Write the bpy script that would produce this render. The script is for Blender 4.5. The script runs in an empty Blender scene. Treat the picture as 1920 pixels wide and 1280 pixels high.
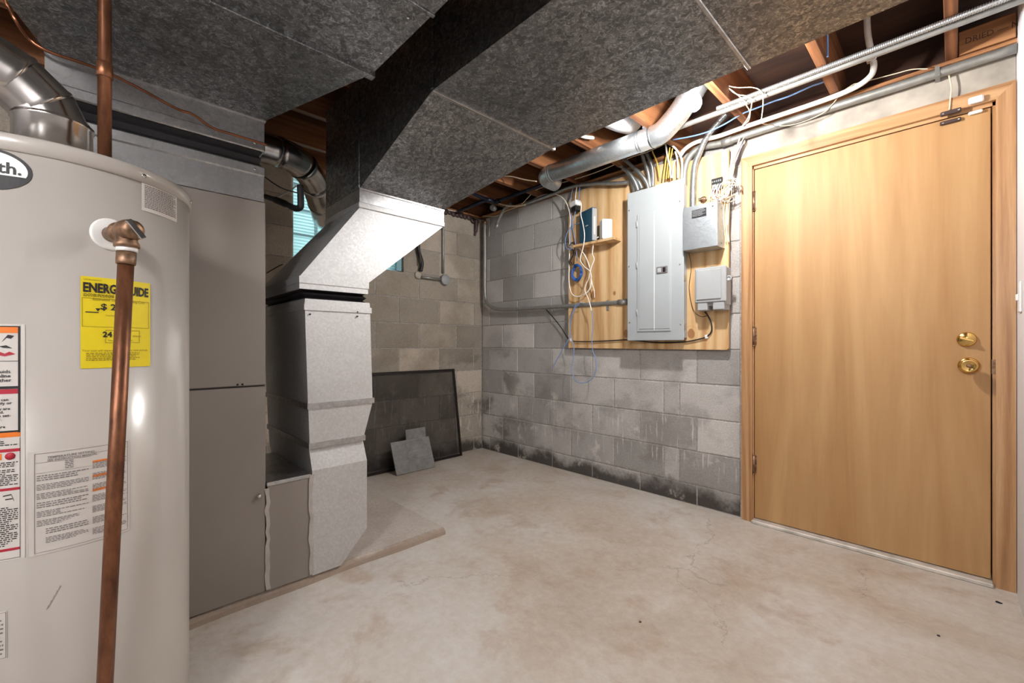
import bpy, math, random
from mathutils import Vector, Matrix

# ------------------------------------------------------------------ camera, world, exposure
scene = bpy.context.scene
C = scene.collection
cam_data = bpy.data.cameras.new('camera')
cam_data.sensor_width = 36.0
cam_data.lens = 15.086
cam_data.shift_y = 0.003125
cam_data.clip_start = 0.02
cam = bpy.data.objects.new('camera', cam_data)
C.objects.link(cam)
cam.location = (0, 0, 1.007)
cam.rotation_euler = (math.radians(90), 0, math.radians(90 - 44.11))
scene.camera = cam

world = bpy.data.worlds.new('daylight')
scene.world = world
world.use_nodes = True
bg = world.node_tree.nodes['Background']
bg.inputs['Color'].default_value = (0.80, 0.94, 1.0, 1)
bg.inputs['Strength'].default_value = 2.2
scene.view_settings.view_transform = 'Standard'
scene.view_settings.look = 'None'
scene.view_settings.exposure = 0.15
scene.view_settings.gamma = 1.0
scene.view_settings.use_curve_mapping = False

BULB_STRENGTH = 1150.0      # bare bulb by the panel
FILL_STRENGTH = 92.0           # added fill globes behind the camera, out of view

# ------------------------------------------------------------------ helpers
def lin(c):
    def f(v):
        v /= 255.0
        return v / 12.92 if v <= 0.04045 else ((v + 0.055) / 1.055) ** 2.4
    return (f(c[0]), f(c[1]), f(c[2]), 1.0)

class NT:
    def __init__(self, name):
        self.m = bpy.data.materials.new(name)
        self.m.use_nodes = True
        self.t = self.m.node_tree
        self.b = self.t.nodes['Principled BSDF']
        self._pos = None
    def node(self, typ, **kw):
        n = self.t.nodes.new(typ)
        for k, v in kw.items(): setattr(n, k, v)
        return n
    def put(self, sock, v):
        if v is None: return
        if isinstance(v, bpy.types.NodeSocket): self.t.links.new(v, sock)
        elif isinstance(v, (tuple, list)) and len(v) == 3 and sock.type == 'RGBA': sock.default_value = lin(v)
        else: sock.default_value = v
    def pos(self):
        if self._pos is None: self._pos = self.node('ShaderNodeNewGeometry').outputs['Position']
        return self._pos
    def mapping(self, vec, scale=(1, 1, 1), loc=(0, 0, 0), rot=(0, 0, 0)):
        n = self.node('ShaderNodeMapping')
        self.put(n.inputs['Vector'], vec)
        n.inputs['Scale'].default_value = scale; n.inputs['Location'].default_value = loc; n.inputs['Rotation'].default_value = rot
        return n.outputs['Vector']
    def noise(self, scale, detail=4, rough=0.55, vec=None, dist=0.0, color=False):
        n = self.node('ShaderNodeTexNoise')
        self.put(n.inputs['Vector'], vec if vec is not None else self.pos())
        n.inputs['Scale'].default_value = scale; n.inputs['Detail'].default_value = detail
        n.inputs['Roughness'].default_value = rough; n.inputs['Distortion'].default_value = dist
        return n.outputs['Color' if color else 'Fac']
    def voronoi(self, scale, vec=None, feature='F1', out='Color'):
        n = self.node('ShaderNodeTexVoronoi'); n.feature = feature
        self.put(n.inputs['Vector'], vec if vec is not None else self.pos())
        n.inputs['Scale'].default_value = scale
        return n.outputs[out]
    def math(self, op, a, b=None, clamp=False):
        n = self.node('ShaderNodeMath', operation=op); n.use_clamp = clamp
        self.put(n.inputs[0], a); self.put(n.inputs[1], b)
        return n.outputs[0]
    def vmath(self, op, a, b=None):
        n = self.node('ShaderNodeVectorMath', operation=op)
        self.put(n.inputs[0], a); self.put(n.inputs[1], b)
        return n.outputs['Value' if op in ('LENGTH', 'DISTANCE') else 'Vector']
    def rng(self, v, a, b, c=0.0, d=1.0):
        n = self.node('ShaderNodeMapRange'); n.interpolation_type = 'SMOOTHSTEP'
        self.put(n.inputs['Value'], v)
        for k, x in zip(('From Min', 'From Max', 'To Min', 'To Max'), (a, b, c, d)): n.inputs[k].default_value = x
        return n.outputs['Result']
    def ramp(self, fac, stops):
        n = self.node('ShaderNodeValToRGB')
        self.put(n.inputs['Fac'], fac)
        e = n.color_ramp.elements
        while len(e) < len(stops): e.new(0.5)
        for x, (p, c) in zip(e, stops):
            x.position = p; x.color = lin(c)
        return n.outputs['Color']
    def mix(self, fac, a, b, mode='MIX'):
        n = self.node('ShaderNodeMix', data_type='RGBA', blend_type=mode)
        self.put(n.inputs[0], fac); self.put(n.inputs[6], a); self.put(n.inputs[7], b)
        return n.outputs[2]
    def sep(self, v):
        n = self.node('ShaderNodeSeparateXYZ'); self.put(n.inputs[0], v); return n.outputs
    def bump(self, h, strength=0.3, dist=0.01):
        n = self.node('ShaderNodeBump')
        self.put(n.inputs['Height'], h); n.inputs['Strength'].default_value = strength; n.inputs['Distance'].default_value = dist
        self.t.links.new(n.outputs['Normal'], self.b.inputs['Normal'])
    def set(self, color=None, rough=None, metal=None, spec=None):
        self.put(self.b.inputs['Base Color'], color); self.put(self.b.inputs['Roughness'], rough)
        self.put(self.b.inputs['Metallic'], metal); self.put(self.b.inputs['Specular IOR Level'], spec)
        return self.m

def plain(name, color, rough=0.5, metal=0.0, var=0.06, scale=30, spec=None):
    n = NT(name)
    f = n.noise(scale, 3)
    lo = tuple(c * (1 - var) for c in color); hi = tuple(min(255, c * (1 + var)) for c in color)
    return n.set(n.ramp(f, [(0.3, lo), (0.7, hi)]), rough, metal, spec)

class MB:
    """collects shapes for one mesh, in room coordinates"""
    def __init__(self): self.v = []; self.f = []; self.sm = []
    def add(self, verts, faces, smooth=False):
        o = len(self.v); self.v += [tuple(p) for p in verts]
        self.f += [[i + o for i in f] for f in faces]; self.sm += [smooth] * len(faces)
        return self
    def box(self, x0, x1, y0, y1, z0, z1, bev=0.0):
        if bev <= 0:
            v = [(x, y, z) for z in (z0, z1) for y in (y0, y1) for x in (x0, x1)]
            return self.add(v, [(0, 2, 3, 1), (4, 5, 7, 6), (0, 1, 5, 4), (1, 3, 7, 5), (3, 2, 6, 7), (2, 0, 4, 6)])
        # chamfered box: 24 corner points
        b = bev; idx = {}; v = []
        for sx in (0, 1):
            for sy in (0, 1):
                for sz in (0, 1):
                    cx, cy, cz = (x0, x1)[sx], (y0, y1)[sy], (z0, z1)[sz]
                    ix, iy, iz = cx + (b, -b)[sx], cy + (b, -b)[sy], cz + (b, -b)[sz]
                    for a, p in (('x', (cx, iy, iz)), ('y', (ix, cy, iz)), ('z', (ix, iy, cz))):
                        idx[(sx, sy, sz, a)] = len(v); v.append(p)
        g = lambda x, y, z, a: idx[(x, y, z, a)]
        F = []
        F.append([g(0,0,0,'x'), g(0,0,1,'x'), g(0,1,1,'x'), g(0,1,0,'x')]); F.append([g(1,0,0,'x'), g(1,1,0,'x'), g(1,1,1,'x'), g(1,0,1,'x')])
        F.append([g(0,0,0,'y'), g(1,0,0,'y'), g(1,0,1,'y'), g(0,0,1,'y')]); F.append([g(0,1,0,'y'), g(0,1,1,'y'), g(1,1,1,'y'), g(1,1,0,'y')])
        F.append([g(0,0,0,'z'), g(0,1,0,'z'), g(1,1,0,'z'), g(1,0,0,'z')]); F.append([g(0,0,1,'z'), g(1,0,1,'z'), g(1,1,1,'z'), g(0,1,1,'z')])
        for p in (0, 1):
            for q in (0, 1):
                e = [g(p,q,0,'x'), g(p,q,1,'x'), g(p,q,1,'y'), g(p,q,0,'y')]; F.append(e if (p ^ q) else e[::-1])
                e = [g(p,0,q,'x'), g(p,1,q,'x'), g(p,1,q,'z'), g(p,0,q,'z')]; F.append(e[::-1] if (p ^ q) else e)
                e = [g(0,p,q,'y'), g(1,p,q,'y'), g(1,p,q,'z'), g(0,p,q,'z')]; F.append(e if (p ^ q) else e[::-1])
                for r in (0, 1):
                    t = [g(p,q,r,'x'), g(p,q,r,'y'), g(p,q,r,'z')]; F.append(t if (p + q + r) % 2 == 0 else t[::-1])
        return self.add(v, F)
    def loft(self, rings, smooth=False, caps=True, closed=True):
        n = len(rings[0]); v = [p for r in rings for p in r]; F = []
        for i in range(len(rings) - 1):
            for j in range(n if closed else n - 1):
                k = (j + 1) % n
                F.append((i * n + j, i * n + k, (i + 1) * n + k, (i + 1) * n + j))
        self.add(v, F, smooth)
        if caps:
            o = len(self.v) - len(v)
            self.f += [[o + j for j in range(n)][::-1], [o + (len(rings) - 1) * n + j for j in range(n)]]
            self.sm += [False, False]
        return self
    def tube(self, pts, r, seg=10, caps=True, smooth=True):
        P = [Vector(p) for p in pts]
        n = len(P); rr = r if isinstance(r, (list, tuple)) else [r] * n
        rings = []; u = None
        for i in range(n):
            t = (P[min(i + 1, n - 1)] - P[max(i - 1, 0)])
            if t.length < 1e-9: t = Vector((0, 0, 1))
            t.normalize()
            if u is None:
                u = t.cross(Vector((0, 0, 1)))
                if u.length < 1e-3: u = t.cross(Vector((1, 0, 0)))
            else: u = u - t * u.dot(t)
            u.normalize(); w = t.cross(u)
            rings.append([tuple(P[i] + (u * math.cos(2 * math.pi * k / seg) + w * math.sin(2 * math.pi * k / seg)) * rr[i]) for k in range(seg)])
        return self.loft(rings, smooth, caps)
    def cyl(self, a, b, r, seg=16, r2=None):
        return self.tube([a, b], [r, r if r2 is None else r2], seg)
    def lathe(self, c, prof, seg=32, axis=(0, 0, 1), smooth=True):
        ax = Vector(axis).normalized(); u = ax.cross(Vector((0, 0, 1)))
        if u.length < 1e-3: u = Vector((1, 0, 0))
        u.normalize(); w = ax.cross(u); c = Vector(c)
        rings = [[tuple(c + ax * h + (u * math.cos(2 * math.pi * k / seg) + w * math.sin(2 * math.pi * k / seg)) * max(r, 1e-4)) for k in range(seg)] for r, h in prof]
        return self.loft(rings, smooth, True)
    def prism(self, poly, off):
        """a flat polygon pushed along off"""
        n = len(poly); q = [tuple(Vector(p) + Vector(off)) for p in poly]
        F = [list(range(n)), list(range(n, 2 * n))[::-1]] + [(i, i + n, (i + 1) % n + n, (i + 1) % n) for i in range(n)]
        return self.add(list(poly) + q, F)
    def rot(self, c, ang, axis='Z'):
        m = Matrix.Translation(c) @ Matrix.Rotation(ang, 4, axis) @ Matrix.Translation(-Vector(c))
        self.v = [tuple(m @ Vector(p)) for p in self.v]; return self
    def build(self, name, mat, parent=None, org=None, label=None):
        if parent is not None: o = Vector(origin[parent.name])
        elif org is not None: o = Vector(org)
        else:
            xs, ys, zs = zip(*self.v); o = Vector(((min(xs) + max(xs)) / 2, (min(ys) + max(ys)) / 2, min(zs)))
        me = bpy.data.meshes.new(name)
        me.from_pydata([tuple(Vector(p) - o) for p in self.v], [], self.f)
        me.validate(); me.update()
        if any(self.sm) and len(me.polygons) == len(self.sm):
            me.polygons.foreach_set('use_smooth', self.sm)
        # consistent outward faces
        import bmesh
        bm = bmesh.new(); bm.from_mesh(me); bmesh.ops.recalc_face_normals(bm, faces=bm.faces); bm.to_mesh(me); bm.free()
        me.materials.append(mat)
        ob = bpy.data.objects.new(name, me); C.objects.link(ob)
        if parent is not None: ob.parent = parent
        else: ob.location = o
        origin[ob.name] = tuple(o)
        if label: ob['label'] = label
        if name in ('small_print',): ob['kind'] = 'stuff'
        return ob

origin = {}
def thing(name, label, cat, loc, group=None):
    o = bpy.data.objects.new(name, None); C.objects.link(o)
    o.location = loc; o.empty_display_size = 0.05
    o['label'] = label; o['category'] = cat
    if group: o['group'] = group
    origin[o.name] = tuple(loc)
    return o
def tag(o, label, cat, group=None):
    o['label'] = label; o['category'] = cat
    if group: o['group'] = group
    return o
def struct(o, label=None):
    o['kind'] = 'structure'
    if label: o['label'] = label
    return o
def spline(pts, n=8):
    P = [Vector(p) for p in pts]
    if len(P) < 3: return [tuple(p) for p in P]
    Q = [P[0] * 2 - P[1]] + P + [P[-1] * 2 - P[-2]]
    out = []
    for i in range(1, len(Q) - 2):
        a, b, c, d = Q[i - 1:i + 3]
        for k in range(n):
            t = k / n
            out.append(tuple(0.5 * (2 * b + (c - a) * t + (2 * a - 5 * b + 4 * c - d) * t * t + (3 * b - a - 3 * c + d) * t ** 3)))
    out.append(tuple(P[-1])); return out
def resample(pts, step):
    P = [Vector(p) for p in pts]; out = [P[0]]; acc = 0
    for a, b in zip(P, P[1:]):
        L = (b - a).length
        while L > 1e-9 and acc + L >= step:
            t = (step - acc) / L; a = a + (b - a) * t; out.append(a.copy()); L = (b - a).length; acc = 0
        acc += L
    return [tuple(p) for p in out]
def cable(name, pts, r, mat, label, cat='cable', group=None, n=8, seg=6):
    o = MB().tube(spline(pts, n), r, seg).build(name, mat)
    return tag(o, label, cat, group)
def ribbed(pts, r, pitch=0.007, amp=0.14, seg=10):
    P = resample(spline(pts, 16), pitch / 3)
    return MB().tube(P, [r * (1 + (amp if i % 3 == 1 else -amp * 0.4)) for i in range(len(P))], seg)
def text_poly(body, size, bold=0.0, align='LEFT'):
    cu = bpy.data.curves.new('lettering', 'FONT'); cu.body = body; cu.size = size; cu.offset = bold; cu.align_x = align
    cu.resolution_u = 2
    ob = bpy.data.objects.new('lettering', cu); C.objects.link(ob)
    dg = bpy.context.evaluated_depsgraph_get(); me = ob.evaluated_get(dg).to_mesh()
    v = [tuple(p.co) for p in me.vertices]; f = [list(p.vertices) for p in me.polygons]
    ob.evaluated_get(dg).to_mesh_clear()
    bpy.data.objects.remove(ob); bpy.data.curves.remove(cu)
    return v, f
def fine_print(mb, rnd, s0, s1, z0, z1, rows, fn, fill=0.62, ragged=0.25, gap=0.0015):
    """rows of small word-sized dashes; fn maps (s, z) to the surface"""
    dz = (z1 - z0) / rows
    for i in range(rows):
        zt = z1 - i * dz; zb = zt - dz * fill
        end = s1 - (s1 - s0) * ragged * rnd.random() if rnd.random() < 0.4 else s1
        s = s0
        while s < end - 0.001:
            w = min(rnd.uniform(0.002, 0.0075), end - s)
            mb.add([fn(s, zb), fn(s + w, zb), fn(s + w, zt), fn(s, zt)], [(0, 1, 2, 3)])
            s += w + gap

# ------------------------------------------------------------------ materials
def make_block(name, tint, warm):
    n = NT(name)
    oi = n.node('ShaderNodeObjectInfo').outputs['Random']
    base = n.ramp(oi, [(0.0, tuple(c * 0.86 for c in tint)), (0.5, tint), (1.0, tuple(min(255, c * 1.1) for c in tint))])
    big = n.noise(2.2, 5, 0.6)
    c = n.mix(n.math('MULTIPLY', n.rng(big, 0.42, 0.68), 0.5), base, tuple(x * 0.82 for x in warm))
    fine = n.noise(120, 4, 0.7)
    c = n.mix(0.5, c, n.ramp(fine, [(0.3, (150, 150, 150)), (0.7, (216, 216, 216))]), 'OVERLAY')
    p = n.sep(n.pos())
    # damp stain rising from the slab
    edge = n.math('ADD', p[2], n.math('MULTIPLY', n.math('SUBTRACT', n.noise(4.5, 5, 0.65), 0.5), 0.34))
    damp = n.math('MULTIPLY', n.rng(edge, 0.15, 0.03), 0.9)
    c = n.mix(damp, c, (52, 45, 40))
    # older blotches, strongest in the corner courses
    blot = n.math('MULTIPLY', n.rng(n.noise(3.1, 4, 0.6, n.mapping(n.pos(), (1, 1, 1.4), (3.1, 1.7, 0.4))), 0.5, 0.64), n.rng(p[2], 1.15, 0.75))
    corner = n.math('MULTIPLY', n.rng(p[0], -2.55, -2.95), n.rng(p[1], 2.2, 2.62))
    c = n.mix(n.math('MULTIPLY', blot, n.math('ADD', 0.3, n.math('MULTIPLY', corner, 0.35)), True), c, (78, 70, 64))
    # white mineral bloom and drips
    st = n.noise(10, 4, 0.6, n.mapping(n.pos(), (5.0, 5.0, 0.5)))
    band = n.math('MULTIPLY', n.rng(p[2], 0.12, 0.30), n.rng(p[2], 0.66, 0.46))
    c = n.mix(n.math('MULTIPLY', n.math('MULTIPLY', n.rng(st, 0.56, 0.68), band), 0.75), c, (214, 208, 202))
    wb = n.math('MULTIPLY', n.rng(n.noise(5.5, 5, 0.7), 0.57, 0.7), n.rng(p[2], 0.85, 0.45))
    c = n.mix(n.math('MULTIPLY', wb, 0.65), c, (215, 208, 200))
    n.bump(n.math('ADD', fine, n.math('MULTIPLY', n.voronoi(210, out='Distance'), 0.8)), 0.35, 0.004)
    return n.set(c, 0.92)

def make_floor():
    n = NT('concrete_floor')
    a = n.noise(1.1, 6, 0.62, None, 0.6); b = n.noise(3.4, 6, 0.65, n.mapping(n.pos(), (1, 1, 1), (4, 2, 0)), 0.4)
    c = n.ramp(a, [(0.28, (180, 165, 150)), (0.46, (196, 185, 172)), (0.6, (207, 201, 194)), (0.75, (212, 208, 203))])
    c = n.mix(n.math('MULTIPLY', n.rng(b, 0.5, 0.68), 0.6), c, (176, 154, 134))
    c = n.mix(n.math('MULTIPLY', n.rng(n.noise(2.0, 5, 0.6, n.mapping(n.pos(), (1, 1, 1), (9, 5, 0))), 0.56, 0.72), 0.6), c, (216, 211, 205))
    f = n.noise(26, 5, 0.75)
    c = n.mix(0.4, c, n.ramp(f, [(0.3, (160, 156, 152)), (0.65, (206, 206, 206))]), 'OVERLAY')
    sp = n.rng(n.voronoi(34, n.mapping(n.pos(), (1, 1.6, 1)), 'F1', 'Distance'), 0.06, 0.02)
    c = n.mix(n.math('MULTIPLY', n.math('MULTIPLY', sp, n.rng(n.noise(3, 3), 0.55, 0.65)), 0.5), c, (96, 84, 74))
    # hairline cracks
    wob = n.node('ShaderNodeVectorMath', operation='MULTIPLY_ADD')
    n.put(wob.inputs[0], n.noise(4, 6, 0.7, color=True)); wob.inputs[1].default_value = (0.35, 0.35, 0.0); n.put(wob.inputs[2], n.pos())
    cr = n.rng(n.voronoi(0.75, wob.outputs[0], 'DISTANCE_TO_EDGE', 'Distance'), 0.0035, 0.0012)
    c = n.mix(n.math('MULTIPLY', n.math('MULTIPLY', cr, n.rng(n.noise(1.6, 2), 0.5, 0.58)), 0.4), c, (120, 110, 100))
    n.bump(n.math('ADD', f, b), 0.12, 0.006)
    return n.set(c, n.rng(a, 0.3, 0.7, 0.5, 0.72))

def make_galv(name, lo, hi, scale=48, rough=0.38, metal=1.0, tint=(1, 1, 1), grime=0.3, fleck=0.5):
    """galvanised sheet: soft spangle with irregular lighter flecks"""
    n = NT(name)
    v = n.sep(n.voronoi(scale))[0]
    fl = n.rng(n.noise(scale * 0.9, 6, 0.7, None, 2.2), 0.47, 0.66)
    v = n.math('ADD', n.math('MULTIPLY', v, 0.35), n.math('MULTIPLY', fl, fleck))
    v = n.math('ADD', v, n.math('MULTIPLY', n.noise(scale * 5, 3, 0.7), 0.25))
    T = lambda x: tuple(min(255, x * t) for t in tint)
    c = n.ramp(v, [(0.15, T(lo)), (0.5, T(lo * 0.55 + hi * 0.45)), (0.95, T(hi))])
    c = n.mix(n.math('MULTIPLY', n.rng(n.noise(3.2, 5, 0.6), 0.42, 0.7), grime), c, T(lo * 0.7))
    return n.set(c, n.rng(v, 0.2, 0.9, rough + 0.08, rough - 0.06), metal)

def make_wood(name, lo, mid, hi, grain=(14, 14, 0.9), rough=0.5, knots=(), scale=1.0, contrast=1.0, fine=0.3):
    """knots: (x, z, radius) ovals in the room"""
    n = NT(name)
    vec = n.mapping(n.pos(), tuple(g * scale for g in grain))
    g1 = n.noise(1.0, 5, 0.6, vec, 1.2)
    w = n.node('ShaderNodeTexWave', wave_type='BANDS', bands_direction='X')
    n.put(w.inputs['Vector'], n.mapping(n.pos(), tuple(g * 0.35 * scale for g in grain))); w.inputs['Scale'].default_value = 1.1
    w.inputs['Distortion'].default_value = 9.0; w.inputs['Detail'].default_value = 2.5; w.inputs['Detail Scale'].default_value = 1.2
    f = n.math('ADD', n.math('MULTIPLY', g1, 0.75), n.math('MULTIPLY', w.outputs['Fac'], 0.25 * contrast))
    c = n.ramp(f, [(0.25, lo), (0.5, mid), (0.78, hi)])
    fg = n.noise(9, 3, 0.6, vec)
    c = n.mix(fine, c, n.ramp(fg, [(0.35, (160, 160, 160)), (0.65, (212, 212, 212))]), 'OVERLAY')
    p = n.sep(n.pos())
    for kx, kz, kr in knots:
        dx = n.math('DIVIDE', n.math('SUBTRACT', p[0], kx), kr * 0.75); dz = n.math('DIVIDE', n.math('SUBTRACT', p[2], kz), kr)
        d = n.math('SQRT', n.math('ADD', n.math('MULTIPLY', dx, dx), n.math('MULTIPLY', dz, dz)))
        d = n.math('ADD', d, n.math('MULTIPLY', n.math('SUBTRACT', n.noise(40, 3), 0.5), 0.5))
        ring = n.math('MULTIPLY', n.rng(n.math('SINE', n.math('MULTIPLY', d, 9.0)), 0.2, 1.0), n.rng(d, 2.8, 1.0))
        c = n.mix(n.math('MULTIPLY', ring, 0.35), c, lo)
        c = n.mix(n.math('MULTIPLY', n.rng(d, 1.05, 0.8), 0.85), c, (148, 98, 60))
    n.bump(fg, 0.08, 0.002)
    return n.set(c, rough)

M = {}
M['block_grey'] = make_block('block_grey', (180, 176, 172), (164, 156, 150))
M['block_tan'] = make_block('block_tan', (172, 162, 148), (150, 136, 118))
M['mortar'] = plain('mortar', (158, 152, 146), 0.95, var=0.14, scale=60)
M['floor'] = make_floor()
M['lintel'] = plain('lintel_concrete', (168, 159, 147), 0.9, var=0.10, scale=9)
M['white_wall'] = plain('white_paint', (226, 226, 230), 0.55, var=0.01, scale=5)
M['dark_wall'] = plain('unlit_block', (92, 86, 80), 0.95, var=0.15, scale=6)
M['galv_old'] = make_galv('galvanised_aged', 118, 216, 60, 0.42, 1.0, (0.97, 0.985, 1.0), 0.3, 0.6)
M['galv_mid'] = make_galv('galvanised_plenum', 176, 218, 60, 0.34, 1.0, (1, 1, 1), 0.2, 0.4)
M['galv_new'] = make_galv('galvanised_bright', 198, 220, 120, 0.55, 0.85, (1.0, 1.0, 1.0), 0.05, 0.22)
M['galv_pipe'] = make_galv('galvanised_pipe', 190, 226, 80, 0.34, 0.9, (0.97, 1, 1.02), 0.06, 0.35)
M['vent'] = plain('vent_metal', (190, 186, 182), 0.2, 1.0, 0.08, 12)
M['emt'] = plain('conduit_steel', (152, 151, 146), 0.45, 0.6, 0.06, 25)
M['flexsteel'] = plain('flexible_conduit_steel', (170, 172, 172), 0.35, 0.8, 0.08, 30)
M['black_iron'] = plain('black_iron', (36, 42, 56), 0.4, 0.6, 0.2, 20)
M['rubber'] = plain('black_canvas', (22, 20, 24), 0.6, 0.0, 0.3, 40)
M['furnace'] = plain('furnace_enamel', (136, 128, 121), 0.42, 0.0, 0.02, 3)
M['furnace_shaded'] = plain('furnace_side_shade', (62, 60, 62), 0.5, 0.0, 0.03, 3)  # taupe cabinet darkened here to deepen the shade in the gap beside it
M['tape'] = plain('foil_tape', (178, 172, 168), 0.45, 0.3, 0.05, 20)
M['tank'] = plain('tank_enamel', (180, 174, 167), 0.22, 0.0, 0.012, 3)
M['white_plastic'] = plain('white_plastic', (236, 236, 234), 0.4, 0.0, 0.01, 10)
M['copper'] = None
def make_copper():
    n = NT('aged_copper')
    f = n.noise(14, 5, 0.7, n.mapping(n.pos(), (1, 1, 0.35)))
    return n.set(n.ramp(f, [(0.3, (66, 42, 32)), (0.5, (122, 80, 56)), (0.72, (164, 112, 80))]), 0.4, 0.75)
M['copper'] = make_copper()
M['copper_line'] = plain('copper_tubing', (150, 98, 70), 0.3, 0.9, 0.1, 30)
M['brass_old'] = plain('old_brass', (134, 106, 84), 0.48, 0.75, 0.25, 60)
M['brass'] = plain('polished_brass', (222, 184, 112), 0.18, 1.0, 0.05, 30)
M['chrome'] = plain('chrome', (215, 213, 210), 0.18, 1.0, 0.03, 30)
M['door'] = make_wood('door_veneer', (166, 122, 74), (188, 148, 100), (202, 166, 118), (5, 5, 0.4), 0.58, scale=1.0, contrast=0.15, fine=0.10)
M['casing'] = make_wood('casing_wood', (146, 102, 64), (180, 136, 94), (198, 158, 116), (22, 22, 0.8), 0.36, contrast=1.0, fine=0.25)
M['casing_head'] = make_wood('casing_wood_level', (146, 102, 64), (180, 136, 94), (198, 158, 116), (0.8, 22, 22), 0.36, contrast=1.0, fine=0.25)
M['plywood'] = make_wood('plywood', (178, 132, 82), (204, 166, 118), (218, 186, 142), (9, 9, 0.8), 0.6, ((-1.595, 1.085, 0.03), (-1.14, 1.075, 0.032), (-1.87, 1.375, 0.035), (-1.69, 1.375, 0.016), (-0.99, 1.93, 0.03)), 1.0, 1.3, 0.25)
M['joist'] = make_wood('fir_joist', (84, 48, 26), (120, 74, 42), (148, 98, 60), (26, 1.1, 26), 0.7, contrast=1.2, fine=0.3)
M['sill'] = make_wood('fir_sill', (122, 78, 46), (164, 112, 70), (188, 136, 92), (1.1, 26, 26), 0.7, contrast=1.2, fine=0.3)
M['subfloor'] = make_wood('subfloor_boards', (44, 26, 18), (62, 38, 26), (80, 50, 34), (1.2, 8, 8), 0.85, contrast=1.0)
M['panel_grey'] = plain('panel_enamel', (166, 171, 173), 0.38, 0.0, 0.01, 6)
M['plastic_grey'] = plain('grey_plastic', (162, 164, 165), 0.45, 0.0, 0.015, 10)
M['black'] = plain('black_plastic', (24, 24, 26), 0.45, 0.0, 0.1, 20)
M['brown_plastic'] = plain('brown_plastic', (70, 52, 48), 0.5, 0.0, 0.08, 20)
M['teal'] = plain('teal_plastic', (38, 84, 108), 0.35, 0.0, 0.05, 20)
M['cable_white'] = plain('white_cable', (232, 226, 216), 0.5, 0.0, 0.02, 20)
M['cable_beige'] = plain('beige_wire', (214, 198, 170), 0.55, 0.0, 0.06, 20)
M['cable_blue'] = plain('blue_cable', (112, 148, 200), 0.45, 0.0, 0.05, 20)
M['cable_blue_deep'] = plain('deep_blue_cable', (40, 88, 160), 0.4, 0.0, 0.08, 20)
M['cable_yellow'] = plain('yellow_cable', (222, 188, 84), 0.5, 0.0, 0.05, 20)
M['cable_black'] = plain('black_cable', (28, 26, 26), 0.5, 0.0, 0.1, 20)
M['cable_violet'] = plain('violet_cable', (160, 158, 200), 0.5, 0.0, 0.05, 20)
M['pvc'] = plain('grey_white_pipe', (206, 200, 190), 0.5, 0.0, 0.04, 14)
M['slate'] = None
def make_slate():
    n = NT('scratched_slate')
    f = n.noise(20, 5, 0.7)
    c = n.ramp(f, [(0.3, (112, 112, 111)), (0.7, (146, 145, 143))])
    sc = n.rng(n.noise(2.2, 2, 0.5, n.mapping(n.pos(), (5, 1.5, 9), (0, 0, 0), (0.6, 0, 0.5)), 2.5), 0.495, 0.5)
    sc2 = n.rng(n.noise(2.2, 2, 0.5, n.mapping(n.pos(), (5, 1.5, 9), (0, 0, 0), (0.6, 0, 0.5)), 2.5), 0.505, 0.5)
    c = n.mix(n.math('MULTIPLY', n.math('MULTIPLY', sc, sc2), 0.7), c, (205, 203, 200))
    return n.set(c, 0.42)
M['slate'] = make_slate()
def make_mesh_screen():
    n = NT('insect_screen')
    g = n.noise(900, 2)
    n.set(n.ramp(g, [(0.3, (38, 34, 34)), (0.7, (62, 56, 56))]), 0.7)
    n.b.inputs['Alpha'].default_value = 0.34
    return n.m
M['screen'] = make_mesh_screen()
M['dark_frame'] = plain('dark_aluminium', (44, 38, 36), 0.45, 0.5, 0.1, 20)
def make_glass():
    n = NT('glass_block')
    w = n.node('ShaderNodeTexWave', wave_type='BANDS', bands_direction='Z')
    n.put(w.inputs['Vector'], n.pos()); w.inputs['Scale'].default_value = 14.0; w.inputs['Distortion'].default_value = 0.8
    n.bump(n.math('ADD', w.outputs['Fac'], n.noise(40, 3)), 0.5, 0.01)
    n.set((214, 240, 240), 0.25, 0.0)
    n.b.inputs['Transmission Weight'].default_value = 0.0
    tr = n.node('ShaderNodeBsdfTranslucent'); gl = n.node('ShaderNodeBsdfTransparent'); mx = n.node('ShaderNodeMixShader'); m2 = n.node('ShaderNodeMixShader')
    stripe = n.ramp(w.outputs['Fac'], [(0.3, (196, 218, 218)), (0.6, (252, 255, 255))])  # reflections of the siding outside, painted into the glass as pale stripes
    n.put(tr.inputs['Color'], stripe); n.put(gl.inputs['Color'], n.mix(1.0, stripe, (216, 234, 232), 'MULTIPLY'))
    mx.inputs[0].default_value = 0.55
    n.t.links.new(tr.outputs[0], mx.inputs[1]); n.t.links.new(gl.outputs[0], mx.inputs[2])
    m2.inputs[0].default_value = 0.15
    n.t.links.new(mx.outputs[0], m2.inputs[1]); n.t.links.new(n.b.outputs[0], m2.inputs[2])
    n.t.links.new(m2.outputs[0], n.t.nodes['Material Output'].inputs['Surface'])
    return n.m
M['glass'] = make_glass()
M['cyan_frame'] = plain('pale_blue_paint', (140, 186, 196), 0.6, 0.0, 0.05, 10)
M['foil'] = plain('white_foil_jacket', (226, 224, 226), 0.4, 0.2, 0.04, 20)
M['yellow_label'] = plain('yellow_label', (226, 204, 26), 0.5, 0.0, 0.015, 10)
M['paper'] = plain('white_label', (206, 201, 196), 0.4, 0.0, 0.01, 10)
M['clear_label'] = plain('pale_label', (198, 192, 186), 0.35, 0.0, 0.01, 10)
M['ink'] = plain('black_ink', (30, 28, 30), 0.6, 0.0, 0.05, 10)
M['ink_grey'] = plain('grey_ink', (112, 106, 106), 0.6, 0.0, 0.05, 10)
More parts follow.
